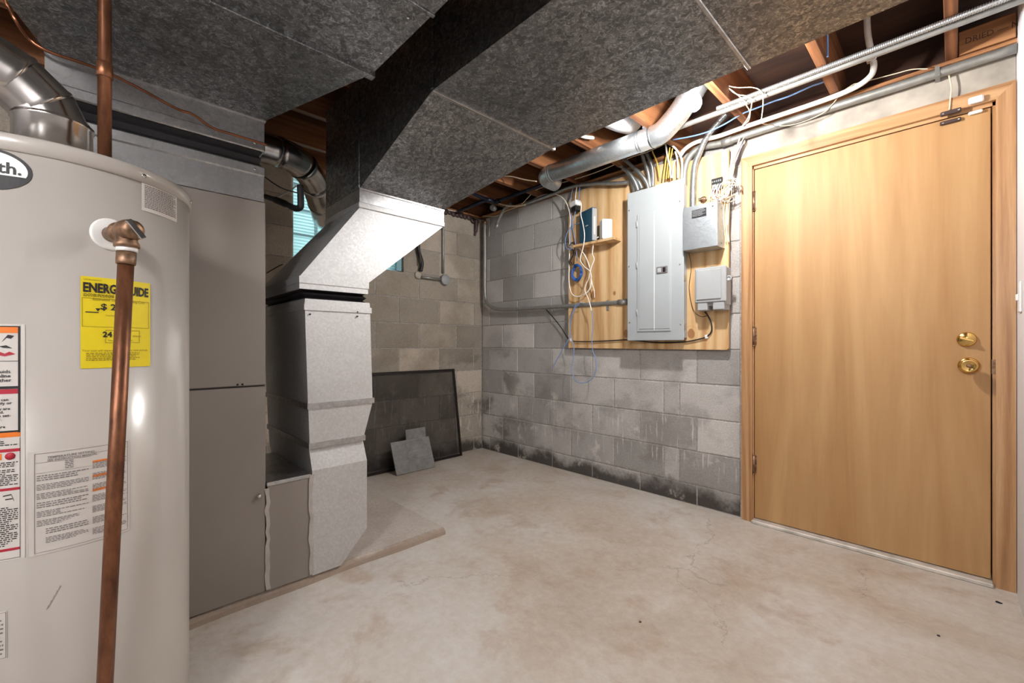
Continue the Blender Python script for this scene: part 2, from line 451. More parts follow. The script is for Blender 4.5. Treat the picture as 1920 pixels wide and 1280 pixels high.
M['ink_olive'] = plain('faded_ink', (128, 112, 20), 0.6, 0.0, 0.05, 10)
M['ink_red'] = plain('red_ink', (168, 32, 52), 0.5, 0.0, 0.03, 10)
M['ink_orange'] = plain('orange_ink', (222, 116, 30), 0.5, 0.0, 0.03, 10)
M['scuff'] = plain('grey_scuff', (138, 132, 126), 0.6, 0.0, 0.06, 40)
M['threshold'] = plain('worn_threshold', (206, 200, 192), 0.5, 0.2, 0.12, 12)
M['pad'] = None
def make_pad():
    n = NT('pad_concrete')
    c = n.ramp(n.noise(3.2, 6, 0.65), [(0.3, (186, 176, 166)), (0.7, (208, 202, 196))])
    c = n.mix(0.4, c, n.ramp(n.noise(60, 4, 0.7), [(0.3, (140, 132, 124)), (0.7, (208, 206, 204))]), 'OVERLAY')
    p = n.sep(n.pos())
    # the worn, soil-brown rim of the slab
    d = n.math('ADD', p[0], n.math('MULTIPLY', n.noise(9, 4, 0.7), 0.05))
    c = n.mix(n.math('MULTIPLY', n.rng(d, -1.895, -1.868), 0.7), c, (132, 110, 90))
    n.bump(n.noise(70, 5, 0.7), 0.4, 0.006)
    return n.set(c, 0.88)
M['pad'] = make_pad()
def emit(name, col, s):
    n = NT(name); e = n.node('ShaderNodeEmission'); e.inputs['Color'].default_value = col; e.inputs['Strength'].default_value = s
    n.t.links.new(e.outputs[0], n.t.nodes['Material Output'].inputs['Surface']); return n.m
M['bulb'] = emit('bulb_glow', (1.0, 0.985, 0.965, 1), BULB_STRENGTH)
M['fill_light'] = emit('fill_glow', (1.0, 0.99, 0.975, 1), FILL_STRENGTH)

# ------------------------------------------------------------------ the room
XL, YB, XR, YF = -3.203, 2.70, 0.176, -3.2
ZT = 2.225
floor = struct(MB().box(XL - 0.3, XR + 0.3, YF - 0.2, YB + 0.3, -0.12, 0.0).build('floor', M['floor']))
pm = MB()
pad_front = [(-1.897 + 0.006 * math.sin(7 * t) + 0.004 * math.sin(23 * t + 1), -0.35 + t * (1.333 + 0.35), 0) for t in [i / 40 for i in range(41)]]
outline = lambda dx, z: [(x + dx, y, z) for x, y, _ in pad_front] + [(-3.0, 1.333 + dx, z), (-3.0, -0.35, z)]
pm.loft([outline(0.016, -0.005), outline(0.012, 0.018), outline(-0.004, 0.032)], False, True)
pad = pm.build('pad', M['pad'], floor, label='low concrete pad under the furnace')

# back wall: block piers left of the door, lintel over it
back = struct(MB().box(XL - 0.2, -0.857, YB + 0.004, YB + 0.2, 0, ZT).box(0.172, XR + 0.1, YB + 0.004, YB + 0.2, 0, ZT).box(-0.857, 0.172, YB + 0.06, YB + 0.2, 2.0, ZT).build('wall_back', M['mortar']))
MB().box(-0.868, XR, YB - 0.002, YB + 0.15, 2.06, ZT + 0.002, 0.003).build('lintel', M['lintel'], back, label='smooth concrete lintel above the door')
course = [0.0] + [0.125 + 0.2127 * k for k in range(11)]
course = [z for z in course if z < ZT - 0.02] + [ZT]
odd = [XL, -2.908, -2.512, -2.116, -1.722, -1.342, -1.235, -0.868]
even = [XL, -3.09, -2.71, -2.31, -1.912, -1.515, -1.124, -0.868]
block_mesh = {}
def block(parent, along, a0, a1, z0, z1, base, depth, mat, rnd):
    """one masonry block; along 'x' faces -y, along 'y' faces +x"""
    w, h = round(a1 - a0 - 0.007, 3), round(z1 - z0 - 0.007, 3)
    key = (along, w, h)
    if key not in block_mesh:
        m = MB(); b = 0.0035
        if along == 'x':
            r0 = [(-w/2, 0.05, -h/2), (w/2, 0.05, -h/2), (w/2, 0.05, h/2), (-w/2, 0.05, h/2)]
            r1 = [(x, b, z) for x, _, z in r0]; r2 = [(x - math.copysign(b, x), 0, z - math.copysign(b, z)) for x, _, z in r0]
        else:
            r0 = [(-0.05, -w/2, -h/2), (-0.05, w/2, -h/2), (-0.05, w/2, h/2), (-0.05, -w/2, h/2)]
            r1 = [(-b, y, z) for _, y, z in r0]; r2 = [(0, y - math.copysign(b, y), z - math.copysign(b, z)) for _, y, z in r0]
        m.loft([r0, r1, r2])
        o = m.build('block', mat, None, (0, 0, 0)); block_mesh[key] = o.data
        bpy.data.objects.remove(o)
    me = block_mesh[key]
    o = bpy.data.objects.new('block', me); C.objects.link(o); o.parent = parent
    c, z = (a0 + a1) / 2, (z0 + z1) / 2
    j = rnd.uniform(-0.0015, 0.0015)
    p = Vector((c, base + j, z)) if along == 'x' else Vector((base + j, c, z))
    o.location = p - Vector(origin[parent.name])
rnd = random.Random(4)
for i in range(len(course) - 1):
    js = odd if i % 2 else even
    for a, b in zip(js, js[1:]): block(back, 'x', a, b, course[i], course[i + 1], YB, 0.05, M['block_grey'], rnd)

# left wall with the glass-block window
WY0, WY1, WZ0 = 0.985, 1.846, 1.614
left = struct(MB().box(XL - 0.2, XL - 0.004, YF, WY0, 0, ZT).box(XL - 0.2, XL - 0.004, WY1, YB, 0, ZT).box(XL - 0.2, XL - 0.004, WY0, WY1, 0, WZ0).build('wall_left', M['mortar']))
lo = [1.594 + 0.4 * k for k in range(-6, 3)] + [YB]; le = [1.8 + 0.4 * k for k in range(-6, 3)] + [YB]
for i in range(len(course) - 1):
    js = lo if i % 2 else le
    z0, z1 = course[i], course[i + 1]
    for a, b in zip(js, js[1:]):
        if b - a < 0.03: continue
        if z1 > WZ0 + 0.03:
            if a >= WY0 - 0.01 and b <= WY1 + 0.01: continue
            if a < WY0 < b: b = WY0 + 0.004
            if a < WY1 < b: a = WY1 - 0.004
            if b - a < 0.03: continue
        block(left, 'y', a, b, z0, z1, XL, 0.05, M['block_tan'], rnd)
win = struct(MB().box(-3.36, -3.24, WY0, WY0 + 0.012, WZ0, ZT).box(-3.36, -3.24, WY1 - 0.045, WY1, WZ0, ZT).box(-3.36, -3.24, WY0, WY1, WZ0 - 0.0, WZ0 + 0.012).build('window_1', M['cyan_frame']))
for iy in range(5):
    for iz in range(4):
        y0 = WY0 + 0.014 + iy * 0.174; z0 = WZ0 + 0.014 + iz * 0.178
        y1, z1 = min(y0 + 0.168, WY1 - 0.047), min(z0 + 0.172, ZT)
        if y1 - y0 > 0.03 and z1 - z0 > 0.03:
            MB().box(-3.33, -3.26, y0, y1, z0, z1, 0.008).build('glass_block', M['glass'], win)
# mortar joints between the glass blocks
jm = MB()
for iy in range(1, 5): jm.box(-3.32, -3.27, WY0 + 0.008 + iy * 0.174, WY0 + 0.014 + iy * 0.174, WZ0, ZT)
for iz in range(1, 4): jm.box(-3.32, -3.27, WY0, WY1, WZ0 + 0.008 + iz * 0.178, WZ0 + 0.014 + iz * 0.178)
jm.build('joint', M['cyan_frame'], win)

struct(MB().box(XR, XR + 0.1, YF, YB + 0.01, 0, 2.5).build('wall_right', M['white_wall']))
struct(MB().box(XL - 0.2, XR + 0.1, YF - 0.1, YF, 0, 2.5).build('wall_front', M['white_wall']))

# ceiling: boards, joists, plates
ceil = struct(MB().box(XL - 0.3, XR + 0.3, YF - 0.2, YB + 0.3, 2.49, 2.53).build('ceiling', M['subfloor']))
for k in range(9):
    x = -0.01 - 0.4015 * k
    MB().box(x - 0.019, x + 0.019, YF, YB + 0.1, 2.245, 2.489, 0.002).build('joist', M['joist'], ceil)
MB().box(XL - 0.2, XR + 0.1, YB - 0.035, YB + 0.13, ZT + 0.003, 2.244, 0.002).build('sill_plate', M['sill'], ceil)
rim = MB().box(XL - 0.2, XR + 0.1, YB + 0.101, YB + 0.14, 2.245, 2.489).build('rim_joist', M['subfloor'], ceil)
blk = MB().box(0.012, 0.172, YB - 0.045, YB - 0.008, 2.246, 2.345, 0.002).build('blocking', M['sill'], ceil)
MB().box(XL - 0.2, XL + 0.02, YF, YB, ZT + 0.003, 2.244, 0.002).build('side_plate', M['sill'], ceil)
MB().box(XL - 0.2, XL - 0.1, YF, YB, 2.245, 2.489).build('end_joist', M['subfloor'], ceil)
v, f = text_poly('DRIED — N', 0.034)
MB().add([(0.030 + x * 0.86, YB - 0.0456, 2.285 + y) for x, y, _ in v], f).build('stamp', M['brown_plastic'], blk, label='dark lumber stamp lettering')

# ------------------------------------------------------------------ door
DX0, DX1, DZ = -0.795, 0.106, 2.003
door = bpy.data.objects.new('door_1', None); C.objects.link(door); door.location = (-0.34, YB, 0); origin['door_1'] = (-0.34, YB, 0)
struct(door, 'flush tan wood veneer door in wooden casing')
MB().box(-0.9, XR + 0.1, YB + 0.16, YB + 0.2, 0, 2.1).build('gap_backing', M['casing'], door)  # unseen backing added to block the sky showing through the door gap
slab = MB().box(DX0, DX1, YB - 0.002, YB + 0.036, 0.022, DZ, 0.002).build('slab', M['door'], door)
def casing(poly, m):
    MB().prism(poly, (0, 0.022, 0)).build('casing', m, door)
y = YB - 0.024
cw = 0.058
casing([(-0.858, y, 0), (-0.802, y, 0), (-0.802, y, 2.023), (-0.858, y, 2.081)], M['casing'])
casing([(0.119, y, 0), (0.174, y, 0), (0.174, y, 2.081), (0.119, y, 2.023)], M['casing'])
casing([(-0.858, y, 2.081), (-0.802, y, 2.023), (0.119, y, 2.023), (0.174, y, 2.081)], M['casing_head'])
jb = MB().box(-0.812, DX0 - 0.003, YB - 0.004, YB + 0.1, 0, 2.03).box(DX1 + 0.004, 0.126, YB - 0.004, YB + 0.1, 0, 2.03)
jb.build('jamb', M['casing'], door)
MB().box(-0.812, 0.126, YB - 0.004, YB + 0.1, DZ + 0.004, 2.03).build('head_jamb', M['casing_head'], door)
MB().box(-0.80, 0.112, YB - 0.045, YB + 0.09, 0.0, 0.018, 0.004).build('threshold', M['threshold'], door, label='worn pale threshold strip')
for z in (1.825, 1.055, 0.325):
    h = MB().cyl((DX0 - 0.002, YB - 0.008, z - 0.05), (DX0 - 0.002, YB - 0.008, z + 0.05), 0.0075, 12)
    h.box(DX0 - 0.002, DX0 + 0.012, YB - 0.004, YB - 0.0015, z - 0.05, z + 0.05)
    for q in (-0.054, 0.054): h.lathe((DX0 - 0.002, YB - 0.008, z + q), [(0.0, -0.004), (0.0085, -0.002), (0.0085, 0.002), (0.0, 0.004)], 10)
    h.build('hinge', M['brass_old'], door)
kx, kz = 0.042, 0.918
kn = MB().lathe((kx, YB - 0.002, kz), [(0.034, 0), (0.034, 0.004), (0.028, 0.008), (0.013, 0.010), (0.012, 0.03), (0.024, 0.036), (0.0285, 0.048), (0.0285, 0.058), (0.024, 0.066), (0.021, 0.066), (0.016, 0.061), (0.0, 0.060)], 28, (0, -1, 0)).build('knob', M['brass'], door)
MB().lathe((kx, YB - 0.061, kz), [(0.008, 0), (0.008, 0.003), (0.004, 0.004), (0, 0.004)], 14, (0, -1, 0)).build('push_button', M['brass_old'], kn)
db = MB().lathe((0.036, YB - 0.002, 1.030), [(0.031, 0), (0.031, 0.008), (0.027, 0.014), (0, 0.015)], 28, (0, -1, 0)).build('deadbolt', M['brass'], door)
MB().box(0.012, 0.06, YB - 0.034, YB - 0.016, 1.024, 1.036, 0.003).rot((0.036, YB - 0.02, 1.03), math.radians(20), 'Y').build('thumb_turn', M['brass'], db)
MB().box(0.108, 0.121, YB - 0.0065, YB - 0.004, 0.885, 0.945).build('strike_plate', M['brass_old'], door)

# wall switch edge on the white wall
sw = thing('light_switch', 'white wall switch plate on the white right wall', 'switch', (XR, 2.53, 1.13))
MB().box(XR - 0.007, XR - 0.0002, 2.49, 2.56, 1.13, 1.245, 0.002).build('plate', M['white_plastic'], sw)
MB().box(XR - 0.014, XR - 0.006, 2.519, 2.531, 1.175, 1.2, 0.002).build('toggle', M['white_plastic'], sw)

# ------------------------------------------------------------------ lamps
def lamp(loc, m, label):
    x, y, z = loc
    t = thing('lampholder', label, 'lamp', (x, y, 2.244))
    MB().lathe((x, y, 2.2435), [(0.056, 0), (0.056, -0.012), (0.045, -0.022), (0.03, -0.03), (0.028, -0.085), (0, -0.085)], 24).build('base', M['white_plastic'], t)
    MB().lathe((x, y, z), [(0.0, -0.034), (0.014, -0.031), (0.025, -0.022), (0.031, -0.006), (0.030, 0.010), (0.022, 0.030), (0.014, 0.046), (0.013, 2.162 - z), (0, 2.163 - z)], 24).build('bulb', m, t)
    return t
lamp((-0.79, 1.87, 2.058), M['bulb'], 'bare glowing bulb under the joists beside the galvanised duct')
def globe(y, z, label):  # added fill light, unseen behind the camera, to even out the single bulb
    t = thing('fill_globe', label, 'lamp', (XR, y, z - 0.12))
    MB().lathe((XR, y, z), [(0.06, 0), (0.06, 0.02), (0.02, 0.03), (0.02, 0.05), (0, 0.05)], 20, (-1, 0, 0)).build('bracket', M['white_plastic'], t)
    MB().lathe((XR - 0.17, y, z), [(0.13 * math.sin(math.pi * k / 12), -0.13 * math.cos(math.pi * k / 12)) for k in range(13)], 28).build('globe', M['fill_light'], t)
globe(-1.0, 2.06, 'added fill globe on the white wall out of view, nearer the door')
globe(-2.2, 2.06, 'added fill globe on the white wall out of view, further from the door')

# ------------------------------------------------------------------ water heater
TC, TR = (-1.49, -0.0646), 0.25
heater = thing('water_heater', 'tall beige-white water heater tank with yellow energy label and copper discharge pipe', 'water heater', (TC[0], TC[1], 0))
tank = MB().lathe((TC[0], TC[1], 0), [(0.22, 0.0), (0.245, 0.012), (TR, 0.03), (TR, 1.384)], 96).build('tank', M['tank'], heater)
MB().lathe((TC[0], TC[1], 0), [(TR + 0.001, 1.374), (TR + 0.0045, 1.376), (TR + 0.0045, 1.400), (TR + 0.001, 1.407), (0.235, 1.410), (0.06, 1.418), (0.0, 1.418)], 96).build('top_cap', M['tank'], heater)
def onT(s, z, r=0.0, a0=0.0):
    a = math.radians(a0) + s / TR
    return (TC[0] + (TR + r) * math.cos(a), TC[1] + (TR + r) * math.sin(a), z)
def arc(a): return math.radians(a) * TR
def patch(name, a0, a1, z0, z1, mat, parent, r=0.0008, label=None, n=14):
    m = MB(); s0, s1 = arc(a0), arc(a1)
    front = [[onT(s0 + (s1 - s0) * i / n, z, r) for i in range(n + 1)] for z in (z0, z1)]
    m.add(front[0] + front[1], [(i, i + 1, n + 2 + i, n + 1 + i) for i in range(n)], True)
    return m.build(name, mat, parent, label=label)
def t_on(mb, body, size, s, z, r=0.0016, bold=0.0, sx=1.0):
    v, f = text_poly(body, size, bold)
    return mb.add([onT(s + x * sx, z + y, r) for x, y, _ in v], f)
# yellow energy label
yl = patch('energy_label', 9.6, 38.0, 0.958, 1.148, M['yellow_label'], heater, label='bright yellow energy label')
s0 = arc(9.6)
t_on(MB(), 'ENERGYGUIDE', 0.0265, s0 + 0.003, 1.1165, bold=0.0010, sx=0.655).build('heading', M['ink'], yl)
t_on(MB(), '$ 2', 0.018, s0 + 0.030, 1.081, bold=0.0004, sx=1.1).build('cost_figure', M['ink'], yl)
t_on(MB(), '24', 0.0155, s0 + 0.0335, 1.0235, bold=0.0005).build('energy_figure', M['ink'], yl)
m = MB()
m.add([onT(s0 + a, z, 0.0016) for a, z in ((0.007, 1.0735), (0.027, 1.0735), (0.027, 1.0755), (0.007, 1.0755))], [(0, 1, 2, 3)])
m.add([onT(s0 + a, z, 0.0016) for a, z in ((0.026, 1.0765), (0.030, 1.083), (0.022, 1.083))], [(0, 1, 2)])
m.build('cost_scale', M['ink'], yl)
m = MB()
t_on(m, 'Estimated Yearly Operating Cost', 0.0078, s0 + 0.018, 1.0995, sx=0.88)
t_on(m, 'Cost Range of Similar Models', 0.0042, s0 + 0.038, 1.068, sx=0.9)
t_on(m, 'therms', 0.006, s0 + 0.086, 1.0245)
t_on(m, 'Estimated Yearly Energy Use', 0.0042, s0 + 0.042, 1.015, sx=0.9)
t_on(m, 'Your cost will depend on your utility rates and use', 0.0058, s0 + 0.002, 0.993, sx=0.96)
t_on(m, 'U.S. Government', 0.004, s0 + 0.004, 1.1405)
rp = random.Random(11)
fine_print(m, rp, s0 + 0.004, s0 + 0.052, 1.106, 1.113, 3, lambda s, z: onT(s, z, 0.0016))
fine_print(m, rp, s0 + 0.008, s0 + 0.1, 0.972, 0.990, 5, lambda s, z: onT(s, z, 0.0016), 0.4)
def frame(m, a, b, z0, z1, t=0.0007):
    for p in ((a, b, z0, z0 + t), (a, b, z1 - t, z1), (a, a + t, z0, z1), (b - t, b, z0, z1)):
        n = 6
        m.add([onT(p[0] + (p[1] - p[0]) * i / n, z, 0.0015) for z in p[2:] for i in range(n + 1)], [(i, i + 1, n + 2 + i, n + 1 + i) for i in range(n)])
frame(m, s0 + 0.002, s0 + 0.120, 1.044, 1.104); frame(m, s0 + 0.038, s0 + 0.1, 1.011, 1.038)
m.build('small_print', M['ink_olive'], yl)
# small notice high on the right of the tank
nl = patch('notice_label', 33.6, 56.7, 1.312, 1.378, M['clear_label'], heater, label='small pale notice label')
m = MB(); fine_print(m, rp, arc(35), arc(55.5), 1.3185, 1.371, 13, lambda s, z: onT(s, z, 0.0016), 0.5, 0.15)
m.build('small_print', M['ink_grey'], nl)
# long warning label at the left
wl = patch('warning_label', -32.0, -7.6, 0.599, 1.046, M['paper'], heater, label='white warning label with orange and red bands')
we = arc(-7.6) - 0.006; w0 = arc(-31.0)
def band(name, z0, z1, mat, a=w0, b=we, r=0.0012):
    n = 8
    return MB().add([onT(a + (b - a) * i / n, z, r) for z in (z0, z1) for i in range(n + 1)], [(i, i + 1, n + 2 + i, n + 1 + i) for i in range(n)]).build(name, mat, wl)
band('orange_band', 1.029, 1.041, M['ink_orange']); band('orange_band', 0.832, 0.842, M['ink_orange'])
band('red_band', 0.914, 0.923, M['ink_red']); band('red_band', 0.804, 0.810, M['ink_red'])
band('red_band', 0.731, 0.736, M['ink_red']); band('red_band', 0.617, 0.622, M['ink_red'])
band('orange_tab', 0.790, 0.802, M['ink_orange'], we - 0.05, we - 0.024)
m = MB()
def strip(a, b, z0, z1): m.add([onT(a + (b - a) * i / 6, z, 0.0014) for z in (z0, z1) for i in range(7)], [(i, i + 1, 8 + i, 7 + i) for i in range(6)])
strip(w0, we, 1.0405, 1.0425); strip(we - 0.003, we, 0.840, 1.0425); strip(w0, we, 0.9235, 0.9285); strip(w0, we, 0.841, 0.8445); strip(w0, we, 0.9755, 0.9765)
strip(we - 0.0006, we, 0.602, 0.83); strip(w0, we, 0.602, 0.6028)
for i, s in enumerate(('and liquids', 'of gasoline', 'any other')): t_on(m, s, 0.0088, we - 0.050 + (0.004 if i == 2 else 0), 0.9535 - i * 0.0082, bold=0.0001)
for z, s in ((0.901, '125°F can'), (0.8945, 'instantly or'), (0.884, 'elderly are'), (0.8775, 'scalded.'), (0.871, 'before set-'), (0.8645, 'heater.'), (0.858, 'ng or'), (0.850, 'lows are')):
    t_on(m, s, 0.0072, we - 0.044, z, bold=0.0001)
fine_print(m, rp, w0, we - 0.003, 0.815, 0.829, 4, lambda s, z: onT(s, z, 0.0014), 0.5)
fine_print(m, rp, w0, we - 0.003, 0.740, 0.785, 13, lambda s, z: onT(s, z, 0.0014), 0.5)
fine_print(m, rp, w0, we - 0.003, 0.625, 0.700, 20, lambda s, z: onT(s, z, 0.0014), 0.5)
# the little drawings: a flame over a hand, and a burner sketch
for pts in ([(0.052, 1.012), (0.046, 1.020), (0.040, 1.018), (0.036, 1.024), (0.044, 1.026), (0.050, 1.016)], [(0.056, 1.004), (0.046, 1.006), (0.038, 1.000), (0.050, 1.001)]):
    m.add([onT(we - a + 0.028, z, 0.0014) for a, z in pts], [list(range(len(pts)))])
for a, b in (((0.052, 0.716), (0.012, 0.722)), ((0.052, 0.712), (0.010, 0.714)), ((0.012, 0.723), (0.008, 0.710))):
    m.add([onT(we - a[0], a[1], 0.0014), onT(we - b[0], b[1], 0.0014), onT(we - b[0], b[1] + 0.0022, 0.0014), onT(we - a[0], a[1] + 0.0022, 0.0014)], [(0, 1, 2, 3)])
m.build('small_print', M['ink'], wl)
m = MB(); p = [(0.046, 0.996), (0.036, 0.990), (0.030, 0.994), (0.022, 0.989), (0.036, 0.985), (0.048, 0.988)]
m.add([onT(we - a + 0.016, z, 0.0014) for a, z in p], [list(range(6))])
m.build('red_symbol', M['ink_red'], wl); m = MB()
m.lathe(onT(we - 0.013, 0.796, 0.0012), [(0.007, 0), (0.007, 0.0004), (0, 0.0004)], 12, (math.cos(math.radians(-10)), math.sin(math.radians(-10)), 0))
m.build('red_symbol', M['ink_red'], wl)
# instruction label beneath the pipe
il = patch('instruction_label', -6.6, 28.1, 0.5975, 0.799, M['clear_label'], heater, label='wide pale instruction label of fine print')
i0, i1 = arc(-4.6), arc(27.2)
m = MB(); frame(m, i0 - 0.001, i1, 0.602, 0.795); mid = i0 + (i1 - i0) * 0.56
t_on(m, 'TEMPERATURE SETTING', 0.0062, i0 + 0.016, 0.7835, bold=0.0001); t_on(m, 'SEE INSTRUCTION MANUAL', 0.0056, i0 + 0.016, 0.778, bold=0.0001)
strip(i0, mid, 0.7765, 0.777); strip(i0, mid, 0.7565, 0.757); strip(mid, i1, 0.7825, 0.783)
F = lambda s, z: onT(s, z, 0.0015)
for k in range(8):
    z = 0.752 - k * 0.0175
    fine_print(m, rp, i0 + 0.002 + (0.012 if k > 5 else 0), mid - 0.004, z - 0.0125, z, 4 if k % 3 else 3, F, 0.42, 0.6)
for k in range(7):
    z = 0.766 - k * 0.0228
    fine_print(m, rp, mid + 0.002, i1 - 0.003, z - 0.0175, z - 0.003, 5, F, 0.42, 0.6)
fine_print(m, rp, i0 + 0.04, i0 + 0.052, 0.758, 0.775, 5, F, 0.45, 0.0)
m.build('small_print', M['ink_grey'], il)
for k, z in enumerate((0.766, 0.7365, 0.707)):
    MB().add([F(mid + 0.002, z - 0.0045), F(mid + 0.027, z - 0.0045), F(mid + 0.027, z), F(mid + 0.002, z)], [(0, 1, 2, 3)]).build('orange_tab', M['ink_orange'], il)
# rating plate low on the left
rl = patch('rating_label', -30.0, -12.9, 0.415, 0.505, M['clear_label'], heater, label='pale rating label low on the tank')
m = MB(); frame(m, arc(-29.5), arc(-13.2), 0.417, 0.503); fine_print(m, rp, arc(-29), arc(-14), 0.42, 0.498, 10, F, 0.4); m.build('small_print', M['ink_grey'], rl)
# black and white oval badge
def oval(a, ra, rb, z, r, name, mat, cut=None, parent=None, label=None):
    n = 40; pts = []
    for k in range(n):
        u, w = math.cos(2 * math.pi * k / n) * ra, math.sin(2 * math.pi * k / n) * rb
        if cut is not None: w = max(w, cut)
        pts.append((u, w))
    m = MB(); cols = []
    m.add([onT(arc(a) + u, z + w, r) for u, w in pts], [(k, k + 1, n - 2 - k, n - 1 - k) for k in range(n // 2 - 1)])
    return m.build(name, mat, parent, label=label)
bd = oval(-18.6, 0.0575, 0.039, 1.336, 0.0012, 'badge', M['ink'], parent=heater, label='black oval badge with white field')
oval(-18.6, 0.052, 0.0335, 1.336, 0.0020, 'white_field', M['white_plastic'], -0.010, bd)
m = MB(); t_on(m, 'th.', 0.030, arc(-15.6), 1.330, 0.0028, 0.0006); m.build('lettering', M['ink'], bd)
# scuff and screw
m = MB()
for k in range(5):
    a, z = 3.4 - k * 0.9, 0.527 - k * 0.008
    m.add([onT(arc(a), z, 0.001), onT(arc(a) - 0.004, z - 0.008, 0.001), onT(arc(a) - 0.0046, z - 0.0075, 0.001), onT(arc(a) - 0.002, z + 0.001 - k * 0.0001, 0.001)], [(0, 1, 2, 3)])
m.build('scuff_mark', M['scuff'], heater)
dr = lambda a: (math.cos(math.radians(a)), math.sin(math.radians(a)), 0)
MB().lathe(onT(arc(34), 1.389, 0.0045), [(0.005, 0), (0.005, 0.002), (0, 0.003)], 12, dr(34)).build('screw', M['chrome'], heater)
MB().lathe(onT(arc(76), 1.389, 0.0045), [(0.005, 0), (0.005, 0.002), (0, 0.003)], 12, dr(76)).build('screw', M['chrome'], heater)
# relief valve, lever and discharge pipe
d20 = Vector(dr(20.3)); b20 = Vector(onT(arc(20.3), 1.242))
MB().lathe(b20 - d20 * 0.002, [(0.034, 0), (0.034, 0.003), (0.030, 0.005), (0, 0.005)], 32, d20).build('collar_plate', M['white_plastic'], heater)
vp = b20 + d20 * 0.068
rv = MB().lathe(b20, [(0.016, 0), (0.016, 0.035), (0.021, 0.037), (0.021, 0.045), (0.018, 0.047), (0.018, 0.060), (0.022, 0.064), (0.022, 0.082), (0.019, 0.086), (0.019, 0.096), (0.012, 0.101), (0, 0.101)], 24, d20)
rv.lathe(vp, [(0.0, 0.012), (0.018, 0.010), (0.018, -0.022), (0.021, -0.026), (0.021, -0.034), (0, -0.034)], 24)
rv = rv.build('relief_valve', M['brass_old'], heater, label='tarnished brass relief valve')
lv = MB(); q = vp + d20 * 0.034
lv.box(q.x - 0.004, q.x + 0.004, q.y - 0.006, q.y + 0.006, q.z - 0.022, q.z + 0.020, 0.0015).rot(q, math.radians(20), 'Z').rot(q, math.radians(35), 'X').build('lever', M['chrome'], rv)
MB().lathe((vp.x, vp.y, vp.z), [(0.0175, -0.033), (0.0178, -0.043), (0.0175, -0.043)], 20).build('sealing_tape', M['white_plastic'], rv)
dp0 = (vp.x, vp.y, vp.z - 0.030)
bot = (-1.216, 0.004, 0.06)
dpipe = MB().tube([dp0, tuple(Vector(dp0).lerp(Vector(bot), 0.5)), bot], 0.0135, 20)
e = Vector(dp0).lerp(Vector(bot), 0.012); e2 = Vector(dp0).lerp(Vector(bot), 0.034)
dpipe = dpipe.build('discharge_pipe', M['copper'], heater, label='long leaning copper discharge pipe')
MB().tube([tuple(e), tuple(Vector(dp0).lerp(Vector(bot), 0.03)), tuple(e2)], [0.0165, 0.0165, 0.0160], 20).build('coupling', M['brass_old'], dpipe)

# water pipe rising from the heater
wp = thing('water_pipe', 'vertical copper water pipe rising from the tank top to the ceiling', 'pipe', (-1.38, 0.0145, 1.416))
MB().tube([(-1.38, 0.0145, 1.4165), (-1.38, 0.0145, 1.838)] + [(-1.38, 0.0145 - 0.02 * math.sin(a), 1.838 + 0.02 * (1 - math.cos(a))) for a in (0.5, 1.0, 1.57)] + [(-1.38, -0.42, 1.858), (-1.38, -0.44, 1.878), (-1.38, -0.44, 2.44)], 0.0125, 20).build('pipe', M['copper'], wp)
MB().lathe((-1.38, 0.0145, 1.628), [(0.0128, 0), (0.0150, 0.002), (0.0150, 0.034), (0.0128, 0.036)], 20).build('coupling', M['copper'], wp)

# vent pipe off the tank
vt = thing('vent_pipe', 'shiny round metal vent elbow leaving the top of the water heater', 'vent pipe', (TC[0], TC[1], 1.419))
vc = (TC[0] - 0.003, TC[1] - 0.008)
MB().lathe((vc[0], vc[1], 1.419), [(0.068, 0), (0.068, 0.105), (0.0705, 0.108), (0.0705, 0.116), (0.066, 0.118)], 40).build('collar', M['vent'], vt)
ang = [0, 12, 28, 46, 62]
path = [(0, 0.10)]; x = 0.0; z = 0.118
pts = [Vector((vc[0], vc[1], 1.525))]; dirv = Vector((0.15, -1, 0)).normalized()
gores = [(0.045, 22), (0.062, 46), (0.062, 64), (0.14, 74), (0.35, 74)]
for L, a in gores:
    t = math.radians(a); pts.append(pts[-1] + (dirv * math.sin(t) + Vector((0, 0, 1)) * math.cos(t)) * L)
for i in range(len(pts) - 1):
    a, b = pts[i], pts[i + 1]; dd = (b - a).normalized()
    g = MB().tube([tuple(a - dd * 0.012), tuple(a - dd * 0.004), tuple(a + dd * 0.004), tuple(b - dd * 0.002), tuple(b + dd * 0.010)], [0.0625, 0.0655, 0.0635, 0.0625, 0.0625], 40)
    g.build('elbow_section' if i < 3 else 'pipe_section', M['vent'], vt)

# soft copper line running across the plenum
cable('copper_tubing', [(-1.845, 0.472, 1.776), (-1.845, 0.367, 1.779), (-1.845, 0.301, 1.781), (-1.845, 0.24, 1.808), (-1.845, 0.196, 1.811), (-1.845, 0.1, 1.84), (-1.845, 0.042, 1.854), (-1.845, 0, 1.861), (-1.845, -0.046, 1.863), (-1.845, -0.081, 1.863), (-1.845, -0.113, 1.868), (-1.845, -0.14, 1.885)] + [(-1.8, -0.156, 1.895), (-1.8, -0.17, 1.928), (-1.8, -0.179, 1.966)] + [(-1.79, -0.2, 2.2)], 0.0048, M['copper_line'], 'thin copper tubing sagging across the galvanised plenum', 'tubing', n=8, seg=8)

